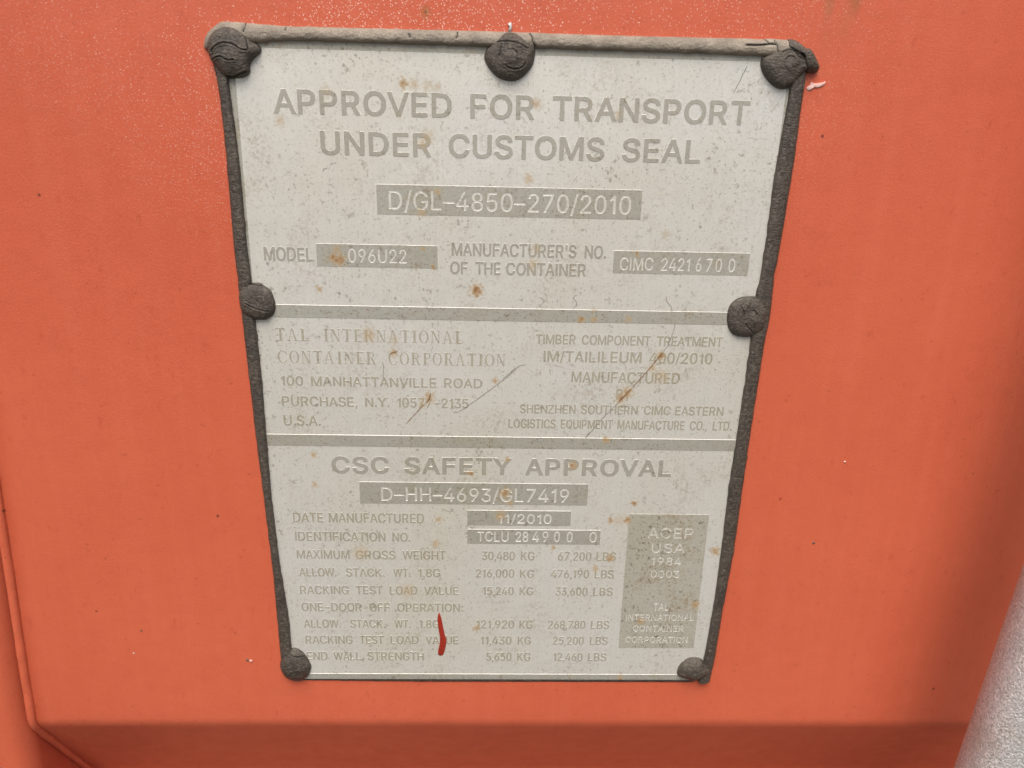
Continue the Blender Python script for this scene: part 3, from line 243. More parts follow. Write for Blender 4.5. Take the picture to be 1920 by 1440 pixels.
M = dict(
    paint=paint_material(),
    plate=plate_material('bare_plate_metal', (.79, .78, .735), (.75, .725, .63), rough=.36, metal=.38),
    etched=plate_material('etched_grey_metal', (.45, .445, .395), (.415, .40, .33), spot=1.7, rough=.6, metal=.35, grain=.3),
    pale=plate_material('worn_etched_metal', (.55, .525, .45), (.50, .47, .38), spot=2.6, rough=.56, metal=.4, grain=.22),
    rim=plate_material('edge_highlight_metal', (.93, .92, .88), (.92, .90, .84), spot=.3, rough=.35, metal=.3, streak=0., grain=0.),  # plate metal made paler, so the edges' highlight is put into the colour
    rubber=rubber_material('aged_black_sealant', (.052, .042, .033), (.085, .068, .052), .45),
    dusty=rubber_material('dusty_weathered_sealant', (.22, .185, .145), (.36, .305, .24), .7),
    smear=simple_material('smeared_clear_sealant', (.20, .15, .13), .3, 0, (.13, .10, .09)),
    mark=simple_material('dark_red_paint', (.36, .035, .018), .32, 0, (.27, .025, .014)),
    flake=simple_material('pale_pink_primer', (.72, .40, .34), .6, 0, (.84, .62, .58), 500, .6),
    white=simple_material('white_primer', (.74, .72, .70), .5, 0, (.5, .49, .48), 500, .3),
    hair=simple_material('dark_hairline', (.13, .09, .06), .8),
    rust=simple_material('rust_line', (.26, .125, .05), .85, 0, (.12, .06, .03)),
    grey=simple_material('grey_scratch', (.30, .285, .26), .5, .3),
    galv=galvanised_material(),
    letter=plate_material('dark_etched_letters', (.41, .40, .355), (.385, .365, .30), spot=1.4, rough=.62, metal=.25, grain=.2),
    tan=plate_material('tan_worn_metal', (.46, .43, .35), (.42, .385, .295), spot=1.2, rough=.58, metal=.3, grain=.22),
    ground=ground_material(),
)

# ------------------------------------------------------------------ object helpers
def loc(u, v, n):                                   # mesh coordinates (m) inside a thing whose origin is the plate centre
    return ((u - 100.0) / 1000.0, -n / 1000.0, (133.5 - v) / 1000.0)

def thing(name, label, cat):
    o = bpy.data.objects.new(name, None)
    o.empty_display_size = .02
    o.location = (0, 0, Z0)
    o['label'] = label; o['category'] = cat
    COL.objects.link(o)
    return o

def mesh(name, verts, faces, mats, parent, smooth=False, fmat=None, attrs=None, label=None):
    """verts are (u, v, n) in mm"""
    me = bpy.data.meshes.new(name)
    V = np.asarray(verts, dtype=float)
    Q = np.column_stack(((V[:, 0] - 100) / 1000, -V[:, 2] / 1000, (133.5 - V[:, 1]) / 1000))
    me.from_pydata(Q.tolist(), [], faces)
    for mt in (mats if isinstance(mats, (list, tuple)) else [mats]): me.materials.append(mt)
    if fmat is not None: me.polygons.foreach_set('material_index', fmat)
    me.polygons.foreach_set('use_smooth', [bool(smooth)] * len(me.polygons))
    for k, a in (attrs or {}).items():
        at = me.attributes.new(k, 'FLOAT', 'POINT'); at.data.foreach_set('value', np.asarray(a, dtype=np.float32))
    me.update()
    o = bpy.data.objects.new(name, me)
    COL.objects.link(o)
    if parent is not None: o.parent = parent
    if label: o['label'] = label
    return o

def stain_at(uv):
    """rust blotches (0..1) and grime (0..1) of the plate at an array of (u, v)"""
    uv = np.asarray(uv, float)
    st = np.zeros(len(uv)); gr = np.zeros(len(uv))
    wob = 1 + .28 * np.sin(uv[:, 0] * 2.3 + 1.7 * np.sin(uv[:, 1] * 1.9)) + .18 * np.sin(uv[:, 1] * 4.1 + uv[:, 0] * 1.3)
    for u, v, r, a in S['stains']:
        d = np.hypot(uv[:, 0] - u, (uv[:, 1] - v) * .9) * wob
        st = np.maximum(st, a * np.clip(1.25 - d / r * .85, 0, 1) ** .8)
    for u, v, r in S['dots']:
        gr = np.maximum(gr, np.clip((r + .25 - np.hypot(uv[:, 0] - u, uv[:, 1] - v)) / .25, 0, 1))
    return st, gr

# the rule of the plate's coordinates: u0..u1, v0..v1 of the bare field
IU0, IU1, IV0, IV1 = S['inner']
NP = 1.0                                             # height of the plate's bare surface above the door

# ---- planar outlines -> raised relief with sloping edges
def signed_area(c):
    return .5 * sum(c[i][0] * c[(i + 1) % len(c)][1] - c[(i + 1) % len(c)][0] * c[i][1] for i in range(len(c)))

def densify(c, step):
    out = []
    for i in range(len(c)):
        a, b = c[i], c[(i + 1) % len(c)]
        k = max(1, int(math.hypot(b[0] - a[0], b[1] - a[1]) / step + .999))
        out += [(a[0] + (b[0] - a[0]) * j / k, a[1] + (b[1] - a[1]) * j / k) for j in range(k)]
    return out

def embolden(c, w):
    """strokes laid along an outline (as signed pieces): united with the letter they thicken it by w with mitred corners"""
    n = len(c); out = []
    for i in range(n):
        p, q, r, s = [c[(i + k) % n] for k in (-1, 0, 1, 2)]
        dx, dy = r[0] - q[0], r[1] - q[1]; l = math.hypot(dx, dy)
        if l < 1e-6: continue
        dx /= l; dy /= l
        def ext(a, b, m_):
            t1 = math.atan2(b[1] - a[1], b[0] - a[0]); t2 = math.atan2(m_[1] - b[1], m_[0] - b[0])
            t = abs((t2 - t1 + math.pi) % (2 * math.pi) - math.pi)
            return w * min(1.0, math.tan(min(t, 2.6) / 2)) * .98
        e0, e1 = ext(p, q, r), ext(q, r, s)
        a = (q[0] - dx * e0, q[1] - dy * e0); b = (r[0] + dx * e1, r[1] + dy * e1)
        out.append((1, [(a[0] + dy * w, a[1] - dx * w), (b[0] + dy * w, b[1] - dx * w), (b[0] - dy * w, b[1] + dx * w), (a[0] - dy * w, a[1] + dx * w)]))
    return out

def relief(name, contours, n0, h, d, mats, parent, grid=None, label=None):
    """contours: list of (sign, points in (u, -v)); region where the signs sum to more than 0 is raised by h,
    with edges sloping over a width d"""
    P, F, sg = [], [], []
    for s, c in contours:
        a = signed_area(c)
        if a < 0: c = c[::-1]
        i0 = len(P); P += [Vector(p) for p in c]
        F.append(list(range(i0, i0 + len(c)))); sg.append(s)
    if grid:
        u0, u1, v0, v1, st = grid
        nu, nv = max(1, int((u1 - u0) / st)), max(1, int((v1 - v0) / st))
        for i in range(1, nu):
            for j in range(1, nv):
                P.append(Vector((u0 + (u1 - u0) * (i + .1 * math.sin(j * 7.)) / nu, -(v0 + (v1 - v0) * (j + .1 * math.sin(i * 5.)) / nv))))
    vs, es, fs, ov, oe, of = delaunay_2d_cdt(P, [], F, 0, 1e-5)
    keep = [f for f, o in zip(fs, of) if sum(sg[k] for k in set(o)) > 0]
    edge = {}
    for f in keep:
        for i in range(len(f)):
            a, b = f[i], f[(i + 1) % len(f)]
            if (b, a) in edge: del edge[(b, a)]
            else: edge[(a, b)] = 1
    nrm = {}
    for a, b in edge:
        t = vs[b] - vs[a]
        if t.length < 1e-9: continue
        t.normalize(); nn = Vector((t.y, -t.x))
        for k in (a, b): nrm[k] = nrm.get(k, Vector((0, 0))) + nn
    used = sorted({k for f in keep for k in f}); top = {k: i for i, k in enumerate(used)}
    V, base = [], {}
    for k in used:
        p = vs[k].copy()
        if k in nrm and nrm[k].length > .3: p -= nrm[k] * (2 / nrm[k].length_squared if nrm[k].length > .9 else .8) * .5 * d
        V.append((p.x, -p.y, n0 + h))
    for k, q in nrm.items():
        p = vs[k].copy()
        if q.length > .3: p += q * (2 / q.length_squared if q.length > .9 else .8) * .5 * d
        base[k] = len(V); V.append((p.x, -p.y, n0 - .02))
    FF = [[top[k] for k in f] for f in keep]; fm = [0] * len(FF)
    for a, b in edge:
        if a in base and b in base:
            FF.append([top[b], top[a], base[a], base[b]]); fm.append(1)
    uv = np.array([(x[0], x[1]) for x in V]); st, gr = stain_at(uv)
    return mesh(name, V, FF, mats, parent, False, fm, dict(stain=st, grime=gr), label)

# ---- lettering
SER = {}
def _slab(ch):
    """typewriter-like serif capitals on a 0..1 cap height, as (sign, outline) pieces"""
    t, s, w = .10, .075, .20                          # hairline, slab thickness, stem
    R = lambda x0, y0, x1, y1: (1, [(x0, y0), (x1, y0), (x1, y1), (x0, y1)])
    def bar(x0, y0, x1, y1, w_): return (1, [(x0 - w_ / 2, y0), (x0 + w_ / 2, y0), (x1 + w_ / 2, y1), (x1 - w_ / 2, y1)])
    def ell(cx, cy, rx, ry, sg, a0=0, a1=360, k=26):
        return (sg, [(cx + rx * math.cos(math.radians(a0 + (a1 - a0) * i / k)), cy + ry * math.sin(math.radians(a0 + (a1 - a0) * i / k))) for i in range(k if a1 - a0 >= 360 else k + 1)])
    stem = lambda x: [R(x, 0, x + w, 1), R(x - .1, 0, x + w + .1, s), R(x - .1, 1 - s, x + w + .1, 1)]
    bowl = lambda y0, y1: [(1, [(.2, y0), (.45, y0)] + [(.45 + .24 * math.cos(a), (y0 + y1) / 2 + (y1 - y0) / 2 * math.sin(a)) for a in [math.radians(-80 + 16 * i) for i in range(11)]] + [(.45, y1), (.2, y1)])]
    if ch == 'T': return [R(.3, 0, .3 + w, 1), R(.18, 0, .57, s), R(0, 1 - t, .75, 1), R(0, .76, .05, 1), R(.70, .76, .75, 1)], .75
    if ch == 'I': return stem(.15), .45
    if ch == 'L': return stem(.1) + [R(.1, 0, .68, t), R(.63, 0, .68, .26)], .7
    if ch == 'E': return stem(.1) + [R(.1, 0, .68, t), R(.63, 0, .68, .25), R(.1, 1 - t, .66, 1), R(.61, .77, .66, 1), R(.2, .47, .5, .54), R(.46, .39, .5, .62)], .7
    if ch == 'N': return [R(.1, 0, .17, 1), R(.65, 0, .72, 1), (1, [(.08, 1), (.25, 1), (.72, 0), (.60, 0)]), R(0, 0, .28, s), R(0, 1 - s, .2, 1), R(.54, 1 - s, .82, 1)], .82
    if ch == 'A': return [(1, [(.36, 1), (.46, 1), (.78, 0), (.62, 0)]), (1, [(.36, 1), (.42, 1), (.17, 0), (.10, 0)]), R(.22, .30, .62, .36), R(0, 0, .28, s), R(.52, 0, .88, s)], .88
    if ch == 'O': return [ell(.41, .5, .41, .51, 1), ell(.41, .5, .25, .45, -1)], .82
    if ch == 'C': return [ell(.42, .5, .42, .51, 1), ell(.44, .5, .28, .45, -1), (-1, [(.6, .30), (.95, .30), (.95, .70), (.6, .70)]), R(.71, .68, .76, .95)], .80
    if ch == 'R': return stem(.1) + [ell(.42, .75, .26, .25, 1), ell(.42, .75, .13, .19, -1), R(.2, .50, .45, .56), R(.2, .94, .45, 1), (1, [(.38, .52), (.54, .52), (.80, 0), (.64, 0)]), R(.64, 0, .88, s)], .86
    if ch == 'P': return stem(.1) + [ell(.42, .74, .27, .26, 1), ell(.42, .74, .13, .20, -1), R(.2, .48, .45, .54), R(.2, .94, .45, 1)], .70
    return [R(0, 0, .1, .1)], .2

def glyph(ch, serif=False):
    """list of (sign, outline) with cap height 1, and the advance"""
    if serif: return _slab(ch)
    cs = GLYPHS.get(ch)
    cap = 509.0
    pts = [[(x / cap, y / cap) for x, y in c] for c in cs]
    big = max(pts, key=lambda c: abs(signed_area(c)))
    o = 1 if signed_area(big) > 0 else -1
    out = []
    for c in pts:
        sg = 1 if signed_area(c) * o > 0 else -1
        cc = c if (signed_area(c) > 0) == (sg > 0) else c[::-1]     # outer CCW, holes CW
        out.append((sg, cc))
    xs = [x for c in pts for x, _ in c]
    lb = min(xs)
    return out, max(xs) + (lb if lb > 0 else .03)

def word_contours(text, u0, u1, vb, cap, bold, serif=False, jitter=0.):
    gl = [glyph(c, serif) for c in text]
    gap = .16 if serif else .0
    x = 0.; place = []
    for (cs, adv) in gl:
        place.append(x); x += adv + gap
    first = min(p[0] for _, c in gl[0][0] for p in c)
    lastx = place[-1] + max(p[0] for _, c in gl[-1][0] for p in c)
    cap = cap - 2 * bold; vb = vb - bold
    nat = (lastx - first) * cap
    W_ = (u1 - u0) - 2 * bold
    k = W_ / nat
    sx = k if k < 1.06 else 1.06 + (k - 1.06) * .55
    tr = (W_ / (cap * sx) - (lastx - first)) / max(1, len(text) - 1)
    out = []
    for i, (cs, adv) in enumerate(gl):
        dy = rnd.uniform(-jitter, jitter)
        for s, c in cs:
            q = [(u0 + bold + (place[i] + tr * i - first + p[0]) * cap * sx, -vb + dy + p[1] * cap) for p in c]
            if bold > 0 and not serif: out += embolden(q, bold)
            out.append((s, densify(q, 1.2) if cap > 6.5 else q))
    return out

# ------------------------------------------------------------------ the setting
def slab_ground():
    n = 24; L = 40.0
    vs = [(-L + 2 * L * i / n, -L + 2 * L * j / n, 0) for j in range(n + 1) for i in range(n + 1)]
    fs = [[j * (n + 1) + i, j * (n + 1) + i + 1, (j + 1) * (n + 1) + i + 1, (j + 1) * (n + 1) + i] for j in range(n) for i in range(n)]
    me = bpy.data.meshes.new('ground'); me.from_pydata(vs, [], fs); me.materials.append(M['ground'])
    o = bpy.data.objects.new('ground', me); COL.objects.link(o); o['kind'] = 'structure'
slab_ground()

# ------------------------------------------------------------------ container door
door = thing('container_door', 'orange-red painted steel container door with faded dusty paint, behind the data plate', 'container door')
SEAM = S['left_seam']
def seam_u(v):
    a, b = SEAM[0], SEAM[-1]
    if v < a[1]: return a[0] + (v - a[1]) * -.038
    for p, q in zip(SEAM, SEAM[1:]):
        if v <= q[1]: return p[0] + (q[0] - p[0]) * (v - p[1]) / (q[1] - p[1])
    return b[0] + (v - b[1]) * -.010

VE = 299.2                                            # lower edge of the raised panel that carries the plate
KN = [(-760, -37), (-700, -37), (-636, 0), (-300, 0), (-236, -37), (-164, -37), (-100, 0), (VE, 0), (VE + 64, -37), (VE + 136, -37), (VE + 200, 0), (VE + 560, 0), (VE + 624, -37), (VE + 720, -37)]
def corrugation():
    """(v, n) profile with rounded bends of about 5 mm"""
    out = [KN[0]]
    for a, b, c in zip(KN, KN[1:], KN[2:]):
        r = 4.0
        la = math.hypot(b[0] - a[0], b[1] - a[1]); lc = math.hypot(c[0] - b[0], c[1] - b[1])
        p = (b[0] + (a[0] - b[0]) * r / la, b[1] + (a[1] - b[1]) * r / la)
        q = (b[0] + (c[0] - b[0]) * r / lc, b[1] + (c[1] - b[1]) * r / lc)
        for i in range(7):
            t = i / 6
            out.append(((1 - t) ** 2 * p[0] + 2 * t * (1 - t) * b[0] + t * t * q[0], (1 - t) ** 2 * p[1] + 2 * t * (1 - t) * b[1] + t * t * q[1]))
    out.append(KN[-1])
    fine = []
    for (a, b) in zip(out, out[1:]):
        k = max(1, int(math.hypot(b[0] - a[0], b[1] - a[1]) / 9))
        fine += [(a[0] + (b[0] - a[0]) * i / k, a[1] + (b[1] - a[1]) * i / k) for i in range(k)]
    return fine + [out[-1]]
PROF = corrugation()
def panel_n(v):
    for (a, b) in zip(PROF, PROF[1:]):
        if v <= b[0]: return a[1] + (b[1] - a[1]) * (v - a[0]) / max(1e-9, b[0] - a[0])
    return PROF[-1][1]
def wave(u, v):
    return .45 * noise.noise(Vector((u / 90., v / 90., 3.))) + .12 * noise.noise(Vector((u / 25., v / 25., 9.)))

def build_panel():
    us = 70; V = []; F = []
    for v, n in PROF:
        s = seam_u(v) - 1.0
        for i in range(us + 1):
            u = s + (640 - s) * i / us
            V.append((u, v, n + wave(u, v)))
    r = us + 1
    for j in range(len(PROF) - 1):
        for i in range(us):
            F.append([j * r + i, (j + 1) * r + i, (j + 1) * r + i + 1, j * r + i + 1])
    o = mesh('door_panel', V, F, M['paint'], door, True)
    md = o.modifiers.new('thickness', 'SOLIDIFY'); md.thickness = .002; md.offset = -1
build_panel()

def build_frame():
    prof = [(-150, -60), (-150, 3.2)]
    V = []; F = []
    arc = [(-14.5 + 9.5 * math.sin(a), 3.4 - 9.5 + 9.5 * math.cos(a)) for a in [math.radians(9 * i) for i in range(11)]]
    prof = [(-170, -60), (-170, -2), (-168, 3.4), (-120, 3.4), (-70, 3.4), (-30, 3.4)] + arc + [(-5.0, -14), (-5.0, -25), (-5.0, -45), (-5.0, -60)]
    vs_ = [x for x in np.arange(-760, 1020, 12.)]
    for v in vs_:
        s = seam_u(v)
        for du, n in prof: V.append((s + du, v, n + (wave(s + du, v + 300) * .6 if n > -20 else 0)))
    r = len(prof)
    for j in range(len(vs_) - 1):
        for i in range(r - 1): F.append([j * r + i, (j + 1) * r + i, (j + 1) * r + i + 1, j * r + i + 1])
        F.append([j * r + r - 1, (j + 1) * r + r - 1, (j + 1) * r, j * r])
    F.append(list(range(r))); F.append([(len(vs_) - 1) * r + i for i in range(r)][::-1])
    mesh('door_frame', V, F, M['paint'], door, True)
build_frame()

def build_seam():
    """painted caulk line laid in the corner between the panel and the frame, following the panel's bends"""
    V = []; F = []; K = 12; path = []
    v = -740.
    while v < 990:
        path.append((seam_u(v) - 2.6, v, panel_n(v) - .1)); v += 2.5
    for j, (u, v, n) in enumerate(path):
        a = path[max(0, j - 1)]; b = path[min(len(path) - 1, j + 1)]
        tv, tn = b[1] - a[1], b[2] - a[2]; l = math.hypot(tv, tn); tv /= l; tn /= l
        ru = 2.1 + .35 * noise.noise(Vector((v / 14., 1, 1))) ; rn = 1.7 + .5 * noise.noise(Vector((v / 11., 5, 1)))
        for k in range(K):
            t = 2 * math.pi * k / K
            x, y = ru * math.cos(t), rn * math.sin(t)
            V.append((u + x, v - tn * y, n + tv * y))
    for j in range(len(path) - 1):
        for k in range(K):
            k2 = (k + 1) % K
            F.append([j * K + k, j * K + k2, (j + 1) * K + k2, (j + 1) * K + k])
    F.append(list(range(K))[::-1]); F.append([(len(path) - 1) * K + k for k in range(K)])
    mesh('caulk_seam', V, F, M['paint'], door, True)
build_seam()

def smooth_loop(L, n):
    """closed Catmull-Rom through L, n points evenly spaced"""
    pts = []; m_ = len(L)
    for i in range(m_):
        p0, p1, p2, p3 = [np.array(L[(i + k - 1) % m_]) for k in range(4)]
        for j in range(8):
            t = j / 8
            pts.append(.5 * ((2 * p1) + (-p0 + p2) * t + (2 * p0 - 5 * p1 + 4 * p2 - p3) * t * t + (-p0 + 3 * p1 - 3 * p2 + p3) * t ** 3))
    pts = np.array(pts); d = np.hypot(*(np.roll(pts, -1, 0) - pts).T); s = np.concatenate([[0], np.cumsum(d)])
    q = np.linspace(0, s[-1], n, endpoint=False); P2 = np.vstack([pts, pts[:1]])
    return np.column_stack([np.interp(q, s, P2[:, 0]), np.interp(q, s, P2[:, 1])])

def poly_dist(uv, lines):
    d = np.full(len(uv), 1e3)
    for L in lines:
        for a, b in zip(L, L[1:]):
            a = np.array(a); b = np.array(b); ab = b - a; t = np.clip(((uv - a) @ ab) / max(1e-9, ab @ ab), 0, 1)
            d = np.minimum(d, np.hypot(*(uv - a - t[:, None] * ab).T))
    return d

def blob(name, outline, n0, H, mat, parent, rings=26, seg=110, power=2.4, bumps=(), cracks=(), rough=.25, label=None, width=.20, depth=.40, curl=0.):
    O = smooth_loop(outline, seg); C_ = O.mean(0); uv = [C_]; f_ = [0.]
    for r in range(1, rings + 1):
        f = r / rings; f = 1 - (1 - f) ** 1.7
        for p in O: uv.append(C_ + (p - C_) * f); f_.append(f)
    uv = np.array(uv); f_ = np.array(f_)
    n = n0 + H * np.clip(1 - f_ ** power, 0, 1) ** .5
    nz = np.array([noise.noise(Vector((a / 2.6, b / 2.6, 4.))) * 1.3 + noise.noise(Vector((a / .9, b / .9, 1.))) * .5 for a, b in uv])
    n += rough * nz * np.clip(1.3 - f_, 0, 1)
    for (bu, bv, br, bh) in bumps: n += bh * np.exp(-((uv[:, 0] - bu) ** 2 + (uv[:, 1] - bv) ** 2) / br ** 2)
    ck = np.zeros(len(uv))
    if len(cracks):
        d = poly_dist(uv, cracks) + .06 * nz
        ck = np.clip((width - d) / (width * .6), 0, 1)
        n -= depth * np.clip(1 - d / (width * 1.5), 0, 1)
        n += curl * np.exp(-((d - width * 2.6) / (width * 1.4)) ** 2)
    V = [(a, b, c) for (a, b), c in zip(uv, n)]; F = []
    for k in range(seg): F.append([0, 1 + k, 1 + (k + 1) % seg])
    for r in range(rings - 1):
        for k in range(seg):
            a = 1 + r * seg + k; b = 1 + r * seg + (k + 1) % seg
            F.append([a, a + seg, b + seg, b])
    # skirt down into the surface below, and a closed underside
    i0 = len(V); last = 1 + (rings - 1) * seg
    for k in range(seg): V.append((O[k][0], O[k][1], n0 - .5)); ck = np.append(ck, 0)
    for k in range(seg): F.append([last + k, i0 + k, i0 + (k + 1) % seg, last + (k + 1) % seg])
    F.append([i0 + k for k in range(seg)][::-1])
    sgn = signed_area([tuple(p) for p in O])
    if sgn > 0: F = [f[::-1] for f in F]
    return mesh(name, V, F, mat, parent, True, None, dict(crack=ck), label)

# torn flakes and crumbs on the paint
blob('paint_flake', S['flake'], .15, .45, M['flake'], door, rings=7, seg=60, rough=.25, label='pale pink torn paint flake beside the top right corner of the plate')
def crumbs():
    # each crumb (u, v, radius, height, tone) stands on the paint
    for u, v, r, h, mt in ((-69, 258.5, .3, .25, 'white'), (221, 176, .45, .35, 'mark'), (246.6, 158.2, .5, .35, 'flake'), (239, 198, .7, .3, 'hair'), (-63.9, 246, .4, .3, 'hair'), (-17.5, 262, .7, .4, 'hair'), (-15.8, 262.4, .6, .5, 'flake')):
        L = [(u + r * (1 + .3 * math.sin(3 * a + u)) * math.cos(a), v + .7 * r * (1 + .25 * math.cos(2 * a + v)) * math.sin(a)) for a in [i * .7 for i in range(9)]]
        blob('grit_speck', L, .1, h, M[mt], door, rings=4, seg=20, rough=.1)
crumbs()

# ------------------------------------------------------------------ the data plate
plate = thing('data_plate', 'silver stamped metal data plate headed APPROVED FOR TRANSPORT, edged with black sealant', 'data plate')
PU0, PU1, PV0, PV1 = -5.0, 205.0, -4.5, S['plate_bottom']

def edge_u(v):
    """the plate's side edges, hidden under the middle of the side beads"""
    f = lambda L, vv: np.interp(vv, [p[1] for p in L], [p[0] for p in L])
    return (.45 * f(S['left_out'], v) + .55 * f(S['left_in'], v), .45 * f(S['right_out'], v) + .55 * f(S['right_in'], v))

def plate_face():
    st = .55
    nu, nv = int((PU1 - PU0) / st), int((PV1 - PV0) / st)
    U = np.linspace(PU0, PU1, nu + 1); Vv = np.linspace(PV0, PV1, nv + 1)
    uu, vv = np.meshgrid((U - PU0) / (PU1 - PU0), Vv)
    lft, rgt = edge_u(vv)
    uu = lft + (rgt - lft) * uu
    uv = np.column_stack([uu.ravel(), vv.ravel()])
    s_, g_ = stain_at(uv)
    V = np.column_stack([uv, np.full(len(uv), NP)])
    r = nu + 1
    F = [[j * r + i, (j + 1) * r + i, (j + 1) * r + i + 1, j * r + i + 1] for j in range(nv) for i in range(nu)]
    # edges going back to the door
    b = len(V)
    ring = [i for i in range(r)] + [(j + 1) * r - 1 for j in range(1, nv + 1)] + [nv * r + i for i in range(nu - 1, -1, -1)] + [j * r for j in range(nv - 1, 0, -1)]
    V = np.vstack([V, np.column_stack([V[ring, :2], np.full(len(ring), -.3)])])
    for k in range(len(ring)):
        k2 = (k + 1) % len(ring)
        F.append([ring[k], ring[k2], b + k2, b + k])
    F.append([b + k for k in range(len(ring))][::-1])
    z = np.zeros(len(ring))
    mesh('face_plate', V, F, M['plate'], plate, False, None, dict(stain=np.append(s_, z), grime=np.append(g_, z)))
plate_face()

def rect(u0, u1, v0, v1, step=.9):
    return densify([(u0, -v1), (u1, -v1), (u1, -v0), (u0, -v0)], step)

E1 = M['etched'], M['rim']; E2 = M['pale'], M['rim']
_vs = np.linspace(PV0 + .15, PV1 - .15, 60)
_l, _r = edge_u(_vs)
_cut = lambda v: (float(edge_u(v)[0]), float(edge_u(v)[1]))
outer = [(a + .2, -v) for a, v in zip(_l, _vs)][::-1]
outer = outer + [(b_ - .2, -v) for b_, v in zip(_r, _vs)]
outer = densify(outer[::-1], .9)
_iv = np.linspace(IV0, IV1, 40)
inner = [(max(IU0, _cut(v)[0] + .5), -v) for v in _iv][::-1] + [(min(IU1, _cut(v)[1] - .5), -v) for v in _iv]
relief('border_rim', [(1, outer), (-1, densify(inner, .9))], NP, .06, .06, E1, plate)
B = BOXES
relief('divider_bar', [(1, rect(IU0 + .02, _cut(B['divider1'][3])[1] - .6, B['divider1'][2], B['divider1'][3]))], NP, .12, .09, E1, plate, (IU0, _cut(B['divider1'][3])[1] - .6, B['divider1'][2], B['divider1'][3], .8))
relief('divider_bar', [(1, rect(IU0 + .02, _cut(B['divider2'][3])[1] - .6, B['divider2'][2], B['divider2'][3]))], NP, .12, .09, E1, plate, (IU0, _cut(B['divider2'][3])[1] - .6, B['divider2'][2], B['divider2'][3], .8))

# bars whose characters are left open, showing the bare metal
STY = dict(head=(.32, .09, .08, 'letter'), mid=(.18, .08, .06, 'letter'), low=(.13, .04, .04, 'tan'), wide=(.40, .05, .06, 'letter'), serif=(.0, .035, .035, 'tan'))
def line_at(first):
    return [l for l in LINES if l[3][0][0] == first]
bars = {'approval_number_bar': ['D/GL-4850-270/2010'], 'model_bar': ['096U22'], 'manufacturer_bar': ['CIMC'], 'safety_number_bar': ['D-HH-4693/GL7419'],
        'date_bar': ['11/2010'], 'identification_bar': ['TCLU'], 'program_box': None}
mats_bar = {'approval_number_bar': E1, 'model_bar': E1, 'manufacturer_bar': E1, 'safety_number_bar': E1, 'date_bar': E1, 'identification_bar': E1, 'program_box': (M['pale'], M['plate'])}
for name, firsts in bars.items():
    u0, u1, v0, v1 = B[name]
    cs = [(1, rect(u0, u1, v0, v1))]
    ls = [l for l in LINES if l[0] == 'inbox'] if firsts is None else [l for f in firsts for l in line_at(f) if l[0] == 'inbar']
    for sty, vb, cap, words in ls:
        for t, a, b in words:
            t = t.replace('-', chr(8211)) if name != 'program_box' else t
            bold = 0.
            single = len(t) == 1
            for s, c in word_contours(t, a, b, vb, cap * (1.05 if single else 1.), bold, jitter=.1 if name in ('identification_bar', 'manufacturer_bar') else 0.):
                cs.append((-s, c))
    relief(name if name == 'program_box' else 'number_bar', cs, NP, .04 if name == 'program_box' else .09, .05 if name == 'program_box' else .07, mats_bar[name], plate, (u0, u1, v0, v1, .8))

def runs(words, cap):
    """words of a line split into separate entries where a wide gap (a table column) parts them"""
    out = [[words[0]]]
    for w0, w1 in zip(words, words[1:]):
        if w1[1] - w0[2] > 1.45 * cap: out.append([])
        out[-1].append(w1)
    return out
for sty, vb, cap, words in LINES:
    if sty in ('inbar', 'inbox'): continue
    bold, h, d, mt = STY[sty]
    for ws in runs(words, cap):
        cs = []
        for t, a, b in ws: cs += word_contours(t, a, b, vb, cap, bold, serif=(sty == 'serif'))
        nm = {'head': 'title_lettering', 'wide': 'title_lettering'}.get(sty, 'text_line')
        if ws[0][0][0].isdigit() and ws[-1][0] in ('KG', 'LBS'): nm = 'weight_figure'
        relief(nm, cs, NP, h, d, (M[mt], M['rim']), plate)

# ---- scratches, corroded hairlines, paint dab
def ribbon(name, L, wd, mat, parent, n0, h=.06, label=None):
    pts = []
    for a, b in zip(L, L[1:]):
        k = max(1, int(math.hypot(b[0] - a[0], b[1] - a[1]) / .35))
        pts += [(a[0] + (b[0] - a[0]) * i / k, a[1] + (b[1] - a[1]) * i / k) for i in range(k)]
    pts.append(tuple(L[-1]))
    V = []; F = []
    for i, p in enumerate(pts):
        a = pts[max(0, i - 1)]; b = pts[min(len(pts) - 1, i + 1)]
        tx, ty = b[0] - a[0], b[1] - a[1]; l = math.hypot(tx, ty) or 1
        nx, ny = -ty / l, tx / l
        e = min(1, min(i, len(pts) - 1 - i) / 4 + .15)
        w_ = wd * .5 * e * (1 + .6 * noise.noise(Vector((p[0] * 1.3, p[1] * 1.3, 7)))); off = .22 * noise.noise(Vector((p[0] * .7, p[1] * .7, 2)))
        for k, q in ((-1, 0), (0, 1), (1, 0)):
            V.append((p[0] + nx * (w_ * k + off), p[1] + ny * (w_ * k + off), n0 + h * q))
    for i in range(len(pts) - 1):
        for k in (0, 1): F.append([3 * i + k, 3 * i + k + 1, 3 * i + 4 + k, 3 * i + 3 + k])
    return mesh(name, V, F, mat, parent, False, None, None, label)
for kind, wd, L in S['scratches']:
    ribbon({'hair': 'hairline_scratch', 'rust': 'rust_streak', 'grey': 'scuff'}[kind], L, wd * .6, M[kind], plate, NP + .02 + (.07 if kind != 'grey' else .0), .02)
blob('paint_dab', S['paint_mark'], NP + .15, .5, M['mark'], plate, rings=8, seg=80, rough=.12, label='dark red vertical dab of paint low on the plate')

